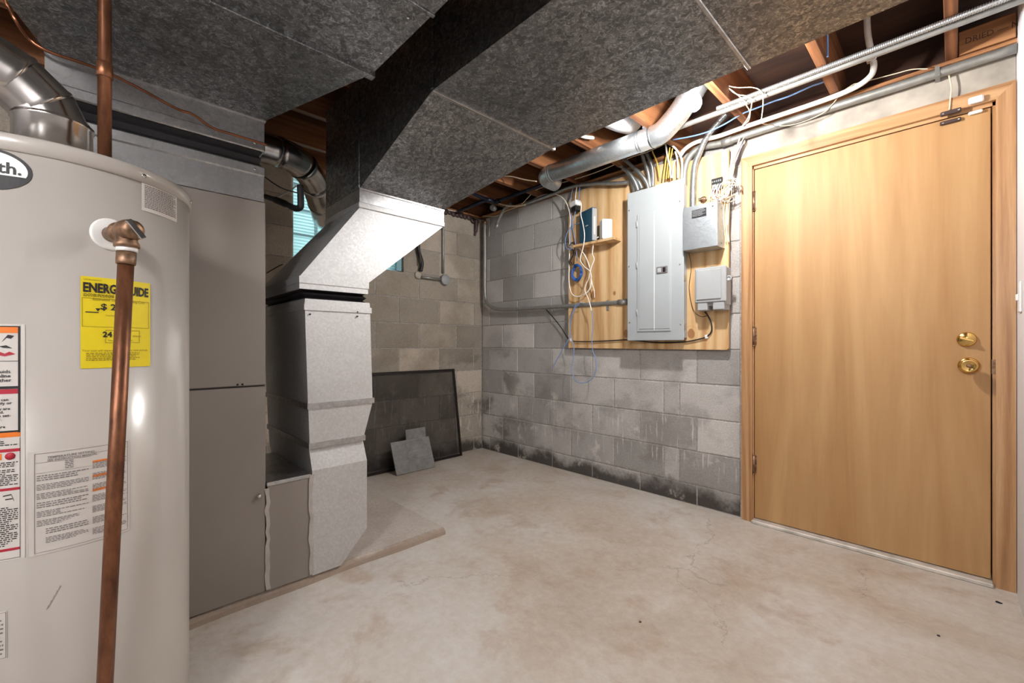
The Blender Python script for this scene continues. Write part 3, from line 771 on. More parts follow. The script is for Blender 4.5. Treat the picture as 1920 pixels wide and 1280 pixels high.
# ------------------------------------------------------------------ furnace and ductwork
FX = -1.89
fur = thing('furnace', 'tall taupe-grey furnace cabinet behind the water heater', 'furnace', (-2.2, 0.17, 0.033))
MB().box(-2.52, FX - 0.012, -0.13, 0.480, 0.034, 1.566, 0.003).build('cabinet', M['furnace_shaded'], fur)
up = MB().box(FX - 0.012, FX, -0.13, 0.480, 0.849, 1.566, 0.003).build('upper_panel', M['furnace'], fur)
lw = MB().box(FX - 0.012, FX, -0.13, 0.480, 0.036, 0.843, 0.003).build('lower_panel', M['furnace'], fur)
for yy in (0.385, 0.401): MB().lathe((FX, yy, 0.856), [(0.004, 0), (0.004, 0.001), (0, 0.001)], 10, (1, 0, 0)).build('screw', M['black'], up)
MB().lathe((FX, 0.456, 0.418), [(0.006, 0), (0.006, 0.006), (0.009, 0.007), (0.009, 0.012), (0, 0.013)], 14, (1, 0, 0)).build('knob', M['chrome'], lw)

ple = thing('supply_plenum', 'galvanised plenum box with black flexible collar on top of the furnace', 'plenum', (-2.2, 0.17, 1.568))
def boxring(x0, x1, y0, y1, z): return [(x0, y0, z), (x1, y0, z), (x1, y1, z), (x0, y1, z)]
MB().box(-2.50, FX + 0.002, -0.125, 0.473, 1.567, 1.665).build('lower_section', M['galv_mid'], ple)
MB().box(-2.505, FX + 0.008, -0.13, 0.477, 1.665, 1.703, 0.004).build('lower_flange', M['galv_mid'], ple)
MB().loft([boxring(-2.49, FX - 0.002, -0.12, 0.470, 1.702), boxring(-2.48, FX - 0.016, -0.115, 0.462, 1.718), boxring(-2.49, FX - 0.006, -0.12, 0.466, 1.735), boxring(-2.48, FX - 0.018, -0.115, 0.460, 1.748), boxring(-2.49, FX - 0.002, -0.12, 0.470, 1.764)]).build('flexible_collar', M['rubber'], ple, label='black folded canvas collar')
MB().box(-2.505, FX + 0.008, -0.13, 0.477, 1.762, 1.798, 0.004).build('upper_flange', M['galv_mid'], ple)
us = MB().box(-2.50, FX + 0.002, -0.110, 0.475, 1.798, 1.884).build('upper_section', M['galv_mid'], ple)
for yy, zz in ((0.44, 1.785), (0.44, 1.684)): MB().lathe((FX + 0.008, yy, zz), [(0.005, 0), (0.005, 0.003), (0, 0.004)], 10, (1, 0, 0)).build('screw', M['chrome'], ple)

sup = thing('supply_duct', 'wide flat galvanised supply duct overhead above the water heater', 'duct', (-1.2, 0.24, 1.884))
ZA = 1.885
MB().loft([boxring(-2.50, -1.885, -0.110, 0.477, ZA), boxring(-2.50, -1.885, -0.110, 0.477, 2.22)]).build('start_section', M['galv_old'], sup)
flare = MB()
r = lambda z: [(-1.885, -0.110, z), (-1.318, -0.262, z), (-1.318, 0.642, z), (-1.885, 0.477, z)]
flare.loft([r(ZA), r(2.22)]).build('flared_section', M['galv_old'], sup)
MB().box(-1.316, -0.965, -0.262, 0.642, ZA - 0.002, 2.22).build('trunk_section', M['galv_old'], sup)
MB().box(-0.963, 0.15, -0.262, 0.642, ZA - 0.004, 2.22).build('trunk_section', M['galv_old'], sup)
MB().box(-1.330, -1.306, -0.268, 0.650, ZA - 0.014, ZA + 0.012, 0.002).build('drive_cleat', M['galv_old'], sup)
MB().box(-0.970, -0.958, -0.268, 0.646, ZA - 0.009, ZA + 0.012, 0.002).build('drive_cleat', M['galv_old'], sup)
MB().box(-1.900, -1.880, -0.112, 0.480, ZA - 0.006, ZA + 0.004, 0.002).build('edge_lip', M['galv_mid'], sup)
for px_, py_ in ((-1.02, 0.60), (-1.2, 0.615), (-1.1, 0.42)): MB().lathe((px_, py_, ZA - 0.002), [(0.004, 0), (0.004, -0.003), (0, -0.004)], 10).build('screw', M['chrome'], sup)

ret = thing('return_duct', 'big dark galvanised return duct crossing the ceiling above the electrical panel side', 'duct', (-1.9, 1.1, 1.64))
ZB = 1.916
RX0, RX1, RY0, RY1 = -2.285, -1.885, 0.862, 1.320
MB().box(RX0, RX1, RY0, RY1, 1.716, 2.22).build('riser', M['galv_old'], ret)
MB().box(RX0 - 0.002, RX1 + 0.002, RY0 - 0.002, RY1 + 0.002, 1.655, 1.716).build('stub', M['galv_mid'], ret)
MB().box(RX0 - 0.006, RX1 + 0.006, RY0 - 0.006, RY1 + 0.006, 1.630, 1.657, 0.003).build('stub_flange', M['galv_new'], ret)
MB().box(RX1 - 0.004, RX1 + 0.006, RY0 - 0.003, RY1 + 0.006, 1.711, 1.723, 0.002).build('edge_lip', M['galv_mid'], ret)
X1 = -1.292
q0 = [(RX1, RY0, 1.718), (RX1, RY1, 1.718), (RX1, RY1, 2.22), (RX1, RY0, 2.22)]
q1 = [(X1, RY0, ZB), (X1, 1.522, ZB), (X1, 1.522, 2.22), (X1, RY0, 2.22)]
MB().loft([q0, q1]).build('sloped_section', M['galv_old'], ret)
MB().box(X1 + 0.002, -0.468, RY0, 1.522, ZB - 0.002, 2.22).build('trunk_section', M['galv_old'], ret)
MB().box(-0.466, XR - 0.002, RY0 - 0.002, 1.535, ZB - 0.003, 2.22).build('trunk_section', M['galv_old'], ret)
MB().box(X1 - 0.008, X1 + 0.006, RY0 - 0.005, 1.528, ZB - 0.010, ZB + 0.006, 0.002).build('drive_cleat', M['galv_mid'], ret)
MB().box(-0.474, -0.462, RY0 - 0.005, 1.535, ZB - 0.010, ZB + 0.006, 0.002).build('drive_cleat', M['galv_mid'], ret)
for xx in (X1, -0.467): MB().box(xx - 0.008, xx + 0.006, RY0 - 0.007, RY0 - 0.001, ZB, 2.22, 0.002).build('standing_seam', M['galv_old'], ret)
MB().box(RX1 - 0.006, RX1 + 0.004, RY0 - 0.006, RY0, 1.72, 2.22, 0.002).build('standing_seam', M['galv_old'], ret)

drop = thing('return_drop', 'bright galvanised return air drop standing beside the furnace', 'duct', (-2.13, 0.77, 0.034))
BX = -2.50
def sec(name, z0, z1, a, b, mat=None, label=None):
    return MB().loft([boxring(*a, z0), boxring(*b, z1)]).build(name, mat or M['galv_new'], drop, label=label)
# offset transition, built of flat triangles
T0 = boxring(BX + 0.01, FX + 0.004, 0.605, 0.902, 1.290); T1 = boxring(RX0, RX1, RY0, RY1, 1.632)
tm = MB()
tm.add(T0 + T1, [(0, 1, 4), (1, 5, 4), (1, 2, 5), (2, 6, 5), (2, 3, 6), (3, 7, 6), (3, 0, 7), (0, 4, 7)])
tm.build('offset_transition', M['galv_new'], drop)
sec('transition_flange', 1.264, 1.292, (BX, FX + 0.008, 0.602, 0.905), (BX, FX + 0.008, 0.602, 0.905))
sec('lower_flange', 1.240, 1.264, (BX + 0.005, FX + 0.004, 0.604, 0.902), (BX + 0.005, FX + 0.004, 0.604, 0.902))
MB().loft([boxring(BX + 0.01, FX - 0.004, 0.625, 0.905, 1.196), boxring(BX + 0.03, FX - 0.030, 0.640, 0.892, 1.210), boxring(BX + 0.01, FX - 0.008, 0.622, 0.900, 1.222), boxring(BX + 0.03, FX - 0.028, 0.626, 0.890, 1.234), boxring(BX + 0.01, FX - 0.002, 0.606, 0.900, 1.244)]).build('flexible_collar', M['rubber'], drop, label='black folded canvas collar')
sec('upper_flange', 1.176, 1.200, (BX, FX + 0.004, 0.624, 0.912), (BX, FX + 0.004, 0.626, 0.910))
sec('collar', 1.152, 1.177, (BX - 0.003, FX + 0.009, 0.621, 0.918), (BX - 0.003, FX + 0.009, 0.621, 0.918))
sec('upper_duct', 0.758, 1.153, (BX, FX, 0.639, 0.926), (BX, FX + 0.003, 0.626, 0.913))
sec('joint_band', 0.736, 0.760, (BX - 0.004, FX + 0.007, 0.635, 0.932), (BX - 0.004, FX + 0.007, 0.635, 0.932), M['galv_mid'])
sec('reducer', 0.590, 0.738, (BX, FX - 0.002, 0.646, 0.886), (BX, FX, 0.641, 0.926))
sec('joint_band', 0.568, 0.592, (BX - 0.004, FX + 0.004, 0.642, 0.890), (BX - 0.004, FX + 0.004, 0.642, 0.890), M['galv_mid'])
sec('sloped_throat', 0.475, 0.569, (BX, FX + 0.006, 0.654, 0.896), (BX, FX - 0.016, 0.648, 0.886))
MB().prism([(FX + 0.006, 0.654, 0.034), (FX + 0.006, 0.776, 0.034), (FX + 0.006, 0.896, 0.165), (FX + 0.006, 0.896, 0.476), (FX + 0.006, 0.654, 0.476)], (-0.6, 0, 0)).build('base_elbow', M['galv_new'], drop)
fc = MB().box(BX + 0.1, FX + 0.002, 0.486, 0.652, 0.034, 0.448, 0.002).build('filter_cabinet', M['furnace'], drop, label='taupe filter cabinet')
MB().box(BX + 0.1, FX + 0.005, 0.483, 0.650, 0.447, 0.463, 0.002).build('filter_lid', M['galv_mid'], fc)
def tape(y, z0, z1):
    m = MB(); rr = random.Random(int(y * 1000)); n = 14; Lf = []; Rt = []
    for i in range(n + 1):
        z = z0 + (z1 - z0) * i / n; w = rr.uniform(0.006, 0.009); o = rr.uniform(-0.004, 0.004)
        xt = FX + (0.0026 if y < 0.6 else 0.0066); Lf.append((xt, y + o - w, z)); Rt.append((xt, y + o + w, z))
    m.add(Lf + Rt, [(i, i + 1, n + 2 + i, n + 1 + i) for i in range(n)])
    m.build('tape', M['tape'], drop, label='pale foil tape strip')
tape(0.487, 0.04, 0.44); tape(0.650, 0.04, 0.46)
for yy, zz in ((0.645, 1.135), (0.85, 1.135), (0.85, 1.155)): MB().lathe((FX + 0.003, yy, zz), [(0.0035, 0), (0.0035, 0.007), (0, 0.0075)], 8, (1, 0, 0)).build('screw', M['black'], drop)

# round vent by the window
rp_ = thing('round_vent', 'round galvanised elbow pipe between the plenum and the glass block window', 'pipe', (-2.4, 0.6, 1.85))
path = spline([(-2.40, 0.482, 1.985), (-2.40, 0.60, 1.99), (-2.42, 0.74, 1.985), (-2.50, 0.86, 1.95), (-2.66, 0.97, 1.88), (-2.84, 1.06, 1.84), (-3.0, 1.13, 1.82)], 6)
rad = []
for i, p in enumerate(path): rad.append(0.0785 if i in (9, 10, 15, 20, 25) else 0.075)
MB().tube(path[:10], rad[:10], 32).build('straight_section', M['vent'], rp_)
for a in (9, 15, 20, 25):
    b = min(a + 6, len(path) - 1)
    MB().tube(path[a:b + 1], [0.079] + [0.0755] * (b - a), 32).build('elbow_section', M['vent'], rp_)
dk = thing('drain_hose', 'black rubber drain hose with elbow beside the furnace', 'hose', (-2.2, 0.6, 1.5))
MB().tube(spline([(-2.452, 0.62, 1.764), (-2.288, 0.62, 1.708), (-2.125, 0.62, 1.649), (-2.028, 0.62, 1.612)]), [0.0125] * 9 + [0.016] * 8 + [0.0125] * 8, 12).build('hose', M['rubber'], dk)
MB().tube(spline([(-2.043, 0.62, 1.616), (-1.973, 0.62, 1.593), (-1.926, 0.62, 1.589), (-1.919, 0.62, 1.61), (-1.926, 0.62, 1.679)], 6), 0.0135, 12).build('elbow', M['rubber'], dk)
cable('thermostat_wire', [(-2.232, 0.56, 1.789), (-2.066, 0.56, 1.708), (-1.919, 0.56, 1.646), (-1.757, 0.56, 1.59)], 0.0028, M['cable_black'], 'thin black wire hanging by the round vent elbow', 'wire')
cable('thermostat_wire', [(-2.426, 0.66, 1.757), (-2.262, 0.66, 1.742), (-2.159, 0.66, 1.736), (-2.1, 0.66, 1.736)], 0.0035, M['cable_white'], 'short white wire crossing in front of the glass block window', 'wire')
cable('thermostat_wire', [(-2.188, 0.56, 1.334), (-2.028, 0.56, 1.342), (-1.954, 0.56, 1.343)], 0.0025, M['cable_black'], 'black wire end poking out behind the furnace', 'wire')

# ------------------------------------------------------------------ by the window wall
sc = thing('window_screen', 'dark mesh window screen leaning against the block wall', 'window screen', (-3.15, 1.92, 0))
SY0, SY1 = 1.44, 2.375
def sp(y, h, off=0.0):  # leaning plane
    return (-3.115 - 0.075 * h / 0.78 + off, y, 0.012 + h)
hh = 0.765
m = MB()
for a, b in (((SY0, 0), (SY1, 0)), ((SY1, 0), (SY1 - 0.03, hh)), ((SY1 - 0.03, hh), (SY0, hh)), ((SY0, hh), (SY0, 0))):
    p, q = Vector(sp(*a)), Vector(sp(*b))
    u = (q - p).normalized(); nrm = Vector((1, 0, 0.096)).normalized(); w = u.cross(nrm)
    m.loft([[tuple(c + nrm * s * 0.006 + w * t * 0.0095) for s, t in ((-1, -1), (1, -1), (1, 1), (-1, 1))] for c in (p - u * 0.009, q + u * 0.009)])
m.build('frame', M['dark_frame'], sc)
MB().prism([sp(SY0, 0.0), sp(SY1, 0), sp(SY1 - 0.03, hh), sp(SY0, hh)], (0.0015, 0, 0)).build('mesh', M['screen'], sc)
def leaning(name, y0, y1, x0, x1, h, th, label, skew=0.0, zb=0.0):
    m = MB(); d = Vector((x1 - x0, 0, h)).normalized(); nn = Vector((d.z, 0, -d.x))
    P = [Vector((x0, y0, zb)), Vector((x0, y1, zb + 0.0)), Vector((x1, y1 + skew, zb + h)), Vector((x1, y0 + skew, zb + h))]
    return tag(m.prism([tuple(p) for p in P], tuple(nn * th)).build(name, M['slate'], None), label, 'tile')
leaning('slate_tile', 1.655, 2.005, -2.985, -3.085, 0.235, 0.012, 'large scratched grey slate tile leaning on the window screen')
leaning('slate_tile', 1.80, 1.985, -3.055, -3.105, 0.315, 0.008, 'small grey slate tile standing behind the large one')

jb = thing('conduit_drop', 'grey conduit drop with round junction cover on the window wall', 'conduit', (-3.19, 2.2, 1.55))
MB().tube([(-3.185, 2.23, 2.219), (-3.185, 2.23, 2.085), (-3.185, 2.23, 1.847), (-3.185, 2.23, 1.646)], 0.011, 12).build('conduit', M['emt'], jb)
MB().cyl([(-3.18, 2.001, 1.587)][0], [(-3.18, 2.198, 1.585)][0], 0.012, 12).build('side_arm', M['emt'], jb)
MB().lathe((-3.195, 2.245, 1.588), [(0.046, 0), (0.046, 0.03), (0.043, 0.036), (0, 0.037)], 28, (1, 0, 0)).build('round_box', M['plastic_grey'], jb)
cb = thing('service_cable', 'thick black cable entering the block wall below the window edge', 'cable', (-3.18, 2.0, 1.6))
MB().tube(spline([(-3.17, 1.953, 1.938), (-3.17, 1.969, 1.805), (-3.17, 2, 1.709), (-3.17, 1.989, 1.635)]), 0.016, 12).build('sheath', M['cable_black'], cb)
MB().tube(spline([(-3.155, 1.954, 1.935), (-3.155, 1.97, 1.825), (-3.155, 1.975, 1.69)]), 0.006, 8).build('tape_end', M['brown_plastic'], cb)
MB().lathe([(-3.197, 1.98, 1.601)][0], [(0.03, -0.004), (0.034, 0.006), (0.02, 0.010), (0, 0.010)], 14, (1, 0, 0)).build('sealing_putty', M['lintel'], cb)

# ------------------------------------------------------------------ electrical board and boxes
BY = 2.655
bd_ = thing('plywood_board', 'knotty plywood board mounted on the block wall behind the electrical panel', 'board', (-1.51, BY, 0.978))
MB().prism([(-2.104, BY, 0.982), (-0.93, BY, 0.976), (-0.919, BY, 0.987), (-0.919, BY, 2.150), (-1.19, BY, 2.150), (-1.19, BY, 2.185), (-2.062, BY, 2.185), (-2.104, BY, 2.12)], (0, 0.018, 0)).build('sheet', M['plywood'], bd_)
for xx in (-2.0, -1.35): MB().box(xx, xx + 0.06, BY + 0.0182, YB - 0.004, 1.05, 2.1).build('furring_strip', M['plywood'], bd_)

pn = thing('breaker_panel', 'tall grey steel breaker panel on the plywood board', 'electrical panel', (-1.34, 2.6, 1.035))
MB().box(-1.512, -1.165, 2.572, BY - 0.001, 1.05, 2.005).build('enclosure', M['panel_grey'], pn)
MB().box(-1.533, -1.147, 2.566, 2.574, 1.034, 2.022, 0.003).build('cover', M['panel_grey'], pn)
pd = MB().box(-1.458, -1.224, 2.560, 2.567, 1.091, 1.868, 0.003).build('panel_door', M['panel_grey'], pn)
MB().box(-1.441, -1.335, 2.557, 2.561, 1.108, 1.850, 0.0018).build('left_leaf', M['panel_grey'], pd)
MB().box(-1.333, -1.232, 2.557, 2.561, 1.108, 1.850, 0.0018).build('right_leaf', M['panel_grey'], pd)
MB().box(-1.3355, -1.3325, 2.5545, 2.558, 1.10, 1.858).build('centre_rib', M['white_plastic'], pd)
lt = MB().box(-1.318, -1.244, 2.552, 2.558, 1.455, 1.499, 0.002).build('latch', M['ink_grey'], pd)
MB().box(-1.310, -1.286, 2.549, 2.553, 1.462, 1.490, 0.0015).build('latch_key', M['panel_grey'], lt)
MB().box(-1.274, -1.256, 2.549, 2.553, 1.462, 1.492, 0.0015).build('latch_slide', M['black'], lt)
for xx, zz in ((-1.518, 1.905), (-1.518, 1.53), (-1.515, 1.155), (-1.170, 1.885), (-1.170, 1.50), (-1.166, 1.13)):
    MB().lathe((xx, 2.566, zz), [(0.005, 0), (0.005, 0.002), (0, 0.003)], 10, (0, -1, 0)).build('screw', M['chrome'], pn)
for zz in (1.80, 1.53, 1.22): MB().cyl((-1.459, 2.561, zz - 0.02), (-1.459, 2.561, zz + 0.02), 0.004, 8).build('hinge', M['panel_grey'], pn)
for zz in (1.845, 1.42, 1.12): MB().lathe((-1.165, 2.615, zz), [(0.022, 0), (0.022, 0.0015), (0.018, 0.0022), (0, 0.0022)], 16, (1, 0, 0)).build('knockout', M['flexsteel'], pn)

jx = thing('junction_box', 'square galvanised junction box with a black label plate', 'junction box', (-1.036, 2.6, 1.571))
MB().box(-1.133, -0.940, 2.538, BY - 0.001, 1.571, 1.825).build('body', M['galv_pipe'], jx)
MB().box(-1.136, -0.937, 2.532, 2.540, 1.570, 1.827, 0.002).build('cover', M['galv_pipe'], jx)
lb = MB().box(-1.082, -0.998, 2.5305, 2.533, 1.752, 1.800).build('label_plate', M['black'], jx)
m = MB(); fine_print(m, random.Random(3), -1.078, -1.002, 1.757, 1.796, 6, lambda s, z: (s, 2.5300, z), 0.28)
m.build('small_print', M['plastic_grey'], lb)
for zz in (1.80, 1.60): MB().lathe((-0.94, 2.60, zz), [(0.008, 0), (0.008, 0.0015), (0.004, 0.004), (0, 0.004)], 14, (1, 0, 0)).build('knockout', M['flexsteel'], jx)
MB().lathe((-0.962, 2.532, 1.80), [(0.005, 0), (0.005, 0.002), (0, 0.003)], 10, (0, -1, 0)).build('screw', M['chrome'], jx)

nb = thing('interface_box', 'grey plastic telephone interface box with hinged lid', 'utility box', (-0.99, 2.6, 1.2))
MB().box(-1.070, -0.905, 2.575, BY - 0.001, 1.235, 1.455, 0.006).build('body', M['plastic_grey'], nb)
MB().box(-1.077, -0.900, 2.556, 2.578, 1.252, 1.458, 0.006).build('lid', M['plastic_grey'], nb)
MB().box(-1.066, -0.925, 2.549, 2.558, 1.268, 1.446, 0.005).build('raised_panel', M['plastic_grey'], nb)
MB().box(-1.064, -1.006, 2.562, BY - 0.001, 1.208, 1.254, 0.004).build('foot', M['plastic_grey'], nb)
MB().box(-0.975, -0.912, 2.562, BY - 0.001, 1.208, 1.254, 0.004).build('foot', M['plastic_grey'], nb)
lg = MB().lathe((-0.893, 2.585, 1.385), [(0.016, -0.004), (0.016, 0.006), (0.009, 0.006), (0.009, 0.002), (0, 0.002)], 16, (0, -1, 0)).build('lock_lug', M['plastic_grey'], nb)
MB().box(-1.005, -0.985, 2.60, 2.62, 1.455, 1.468).build('top_tab', M['flexsteel'], nb)

sh = thing('wall_shelf', 'small wooden shelf holding the teal router and white box', 'shelf', (-1.8, 2.6, 1.73))
MB().box(-1.985, -1.635, 2.562, BY - 0.001, 1.734, 1.752, 0.001).build('shelf_board', M['plywood'], sh)
rt = thing('router', 'dark teal upright router standing on the small shelf', 'router', (-1.885, 2.6, 1.753))
rc = Vector((-1.882, 2.605, 1.753)); ra_ = math.radians(-20)
MB().box(rc.x - 0.085, rc.x + 0.082, rc.y - 0.021, rc.y + 0.021, 1.754, 1.997, 0.004).rot(rc, ra_).build('case', M['teal'], rt)
MB().box(rc.x + 0.0815, rc.x + 0.0845, rc.y - 0.020, rc.y + 0.020, 1.76, 1.99, 0.001).rot(rc, ra_).build('edge_strip', M['plastic_grey'], rt)
MB().box(rc.x + 0.084, rc.x + 0.0855, rc.y - 0.008, rc.y + 0.006, 1.80, 1.93).rot(rc, ra_).build('sticker', M['paper'], rt)
MB().box(rc.x + 0.0, rc.x + 0.03, rc.y - 0.0225, rc.y - 0.0205, 1.875, 1.880).rot(rc, ra_).build('mark', M['white_plastic'], rt)
md = MB().box(-1.768, -1.690, 2.568, 2.640, 1.753, 1.893, 0.006).rot((-1.727, 2.604, 1.8), math.radians(-40))
tag(md.build('modem', M['white_plastic']), 'plain white upright box on the right of the small shelf', 'modem')
ad = thing('power_adapter', 'white plug adapter with black plug hanging above the router', 'adapter', (-2.01, 2.61, 2.04))
MB().box(-2.046, -1.966, 2.585, 2.635, 2.055, 2.095, 0.005).rot((-2.0, 2.61, 2.07), math.radians(-15)).build('white_block', M['white_plastic'], ad)
MB().box(-2.036, -1.970, 2.590, 2.640, 2.012, 2.053, 0.006).rot((-2.0, 2.61, 2.03), math.radians(-15)).build('black_plug', M['black'], ad)

cl = MB(); rr = random.Random(8)
for k in range(7):
    c0 = Vector((-1.998 + rr.uniform(-0.005, 0.005), 2.628 + rr.uniform(-0.012, 0.010), 1.556 + rr.uniform(-0.006, 0.006)))
    ax, az = rr.uniform(0.036, 0.048), rr.uniform(0.052, 0.064)
    cl.tube([(c0.x + ax * math.cos(t * math.pi / 10), c0.y + 0.004 * math.sin(t), c0.z + az * math.sin(t * math.pi / 10)) for t in range(21)], 0.0042, 8)
tag(cl.build('cable_coil', M['cable_blue_deep']), 'coiled deep blue network cable hanging on the plywood board', 'cable')

W = lambda n_, pts, r, m_, l, g=None: cable(n_, pts, r, M[m_], l, 'cable', g)
W('white_cable', [(-1.99, 2.615, 2.218), (-2, 2.615, 2.164), (-2.01, 2.615, 2.102)], 0.004, 'cable_white', 'short white cord dropping into the plug adapter')
W('blue_cable', [(-2.011, 2.61, 2.223), (-2.037, 2.61, 2.164), (-2.047, 2.61, 2.073), (-2.037, 2.61, 1.969), (-2.047, 2.61, 1.848), (-2.042, 2.61, 1.725)], 0.0028, 'cable_blue', 'thin pale blue cable left of the plug adapter')
W('blue_cable', [(-1.954, 2.6, 2.205), (-1.963, 2.6, 2.103), (-1.998, 2.6, 1.999), (-2.019, 2.6, 1.902), (-1.988, 2.6, 1.747), (-1.978, 2.6, 1.633)], 0.0028, 'cable_blue', 'thin pale blue cable crossing below the plug adapter')
W('blue_cable', [(-1.966, 2.61, 1.922), (-2.037, 2.61, 1.912), (-2.088, 2.61, 1.856), (-2.099, 2.61, 1.784), (-2.068, 2.61, 1.737), (-2.026, 2.61, 1.739)], 0.0028, 'cable_blue', 'pale blue cable loop at the left edge of the plywood')
W('white_cable', [(-1.916, 2.55, 2.064), (-1.902, 2.55, 2.03), (-1.906, 2.55, 1.96), (-1.887, 2.55, 1.886), (-1.873, 2.55, 1.798), (-1.887, 2.55, 1.711), (-1.911, 2.55, 1.633), (-1.873, 2.55, 1.573), (-1.826, 2.55, 1.536), (-1.812, 2.55, 1.489)], 0.0038, 'cable_white', 'white cord hanging in front of the teal router')
W('white_cable', [(-1.98, 2.615, 1.748), (-1.921, 2.615, 1.675), (-1.882, 2.615, 1.598), (-1.863, 2.615, 1.509), (-1.868, 2.615, 1.431), (-1.911, 2.615, 1.388), (-1.985, 2.615, 1.37), (-2.041, 2.615, 1.399), (-2.066, 2.615, 1.483), (-2.066, 2.615, 1.606), (-2.061, 2.615, 1.729), (-2.056, 2.615, 1.892), (-2.056, 2.615, 1.994), (-2.082, 2.615, 2.082), (-2.135, 2.615, 2.157), (-2.211, 2.615, 2.201), (-2.324, 2.615, 2.225), (-2.442, 2.615, 2.215), (-2.535, 2.615, 2.201)], 0.0045, 'cable_white', 'long white cable looping around the blue coil and along the wall top')
W('white_cable', [(-1.777, 2.585, 1.779), (-1.809, 2.585, 1.762), (-1.823, 2.585, 1.718), (-1.828, 2.585, 1.664), (-1.814, 2.585, 1.624), (-1.837, 2.585, 1.573), (-1.86, 2.585, 1.498), (-1.889, 2.585, 1.442), (-1.894, 2.585, 1.4), (-1.865, 2.585, 1.342), (-1.846, 2.585, 1.287), (-1.837, 2.585, 1.255)], 0.0038, 'cable_white', 'white cord dropping from the white box on the shelf')
W('white_cable', [(-1.871, 2.62, 1.523), (-1.857, 2.62, 1.462), (-1.838, 2.62, 1.402), (-1.834, 2.62, 1.35)], 0.0035, 'cable_white', 'short white cable tail right of the blue coil')
W('violet_cable', [(-1.852, 2.6, 1.272), (-1.838, 2.6, 1.217), (-1.834, 2.6, 1.139), (-1.843, 2.6, 1.062), (-1.838, 2.6, 0.968), (-1.815, 2.6, 0.914), (-1.806, 2.6, 0.837), (-1.829, 2.6, 0.774), (-1.871, 2.6, 0.741), (-1.929, 2.6, 0.721), (-1.988, 2.6, 0.733), (-2.024, 2.6, 0.788), (-2.029, 2.6, 0.836), (-2.014, 2.6, 0.91), (-2.008, 2.6, 0.991), (-2.029, 2.6, 1.048), (-2.044, 2.6, 1.113), (-2.034, 2.6, 1.194), (-2.008, 2.6, 1.266), (-1.959, 2.6, 1.315), (-1.919, 2.6, 1.316)], 0.0028, 'cable_blue', 'pale blue cable hanging in a long loop below the plywood')
W('blue_cable', [(-2.004, 2.62, 1.315), (-2.034, 2.62, 1.26), (-2.06, 2.62, 1.179), (-2.065, 2.62, 1.073), (-2.139, 2.62, 0.965), (-2.188, 2.62, 0.897), (-2.237, 2.62, 0.819)], 0.0028, 'cable_blue', 'pale blue cable ending in a loose tip beside the plywood')
W('black_cable', [(-2.351, 2.672, 1.298), (-2.27, 2.672, 1.224), (-2.192, 2.672, 1.144), (-2.138, 2.672, 1.075), (-2.106, 2.672, 1.045)] + [(-2.023, 2.645, 1.032), (-1.875, 2.645, 1.031), (-1.692, 2.645, 1.037), (-1.564, 2.645, 1.04), (-1.368, 2.645, 1.021), (-1.189, 2.645, 1.024), (-1.089, 2.645, 1.04), (-1.038, 2.645, 1.058), (-1.013, 2.645, 1.09), (-1.016, 2.645, 1.141), (-1.038, 2.645, 1.187), (-1.067, 2.645, 1.227)], 0.0042, 'cable_black', 'black cable running along the bottom of the plywood to the interface box')
W('black_wire', [(-1.152, 2.645, 1.591), (-1.135, 2.645, 1.489), (-1.148, 2.645, 1.358), (-1.122, 2.645, 1.224), (-1.076, 2.645, 1.179), (-1.041, 2.645, 1.181)], 0.0018, 'cable_black', 'thin dark wire beside the breaker panel')
cw_ = thing('cord_knot', 'tangle of dark cords tied left of the shelf', 'cords', (-2.02, 2.62, 1.68))
rr = random.Random(21)
for k in range(4):
    p0 = Vector((-2.03 + rr.uniform(-0.02, 0.02), 2.62, 1.79)); pts = [p0 + Vector((rr.uniform(-0.02, 0.02), rr.uniform(-0.015, 0.01), -0.035 * j)) for j in range(6)]
    MB().tube(spline(pts, 5), 0.0035, 6).build('cord', M['black'] if k % 2 else M['brown_plastic'], cw_)
for k, p in enumerate([(-2.074, 2.645, 1.044), (-1.044, 2.645, 1.055)]):
    tag(MB().box(p[0] - 0.009, p[0] + 0.009, p[1] - 0.004, p[1] + 0.008, p[2] - 0.012, p[2] + 0.012, 0.003).build('cable_clip', M['white_plastic']), ('white cable clip at the lower left corner of the plywood', 'white cable clip below the interface box')[k], 'clip')

# conduit from the corner into the panel side
cd = thing('wall_conduit', 'grey conduit running down the corner and along the wall into the breaker panel', 'conduit', (-2.4, 2.655, 1.29))
MB().tube(spline([(-3.11, 2.655, 2.164), (-3.11, 2.655, 2.001), (-3.11, 2.655, 1.748), (-3.11, 2.655, 1.519), (-3.095, 2.655, 1.432), (-3.041, 2.655, 1.373), (-2.937, 2.655, 1.336), (-2.739, 2.655, 1.32), (-2.419, 2.655, 1.314), (-1.98, 2.655, 1.308), (-1.655, 2.655, 1.305), (-1.603, 2.655, 1.305)], 6), 0.0165, 14).build('pipe', M['emt'], cd)
MB().cyl([(-1.655, 2.655, 1.305)][0], [(-1.582, 2.655, 1.304)][0], 0.022, 14).build('connector', M['emt'], cd)
for p in [(-1.743, 2.655, 1.304)]: MB().box(p[0] - 0.01, p[0] + 0.01, BY - 0.004, BY, p[2] - 0.05, p[2] + 0.025).build('strap', M['emt'], cd)
MB().lathe([(-3.11, 2.655, 2.179)][0], [(0.021, -0.03), (0.021, 0.0), (0.012, 0.005), (0.012, 0.02), (0, 0.02)], 14).build('fitting', M['brass_old'], cd)
so = thing('conduit_stub', 'short bent grey conduit stub hanging below the joists near the corner', 'conduit', (-2.85, 2.6, 2.06))
MB().tube(spline([(-2.695, 2.6, 2.236), (-2.777, 2.6, 2.208), (-2.833, 2.6, 2.154), (-2.876, 2.6, 2.095)]), 0.0155, 12).build('pipe', M['emt'], so)
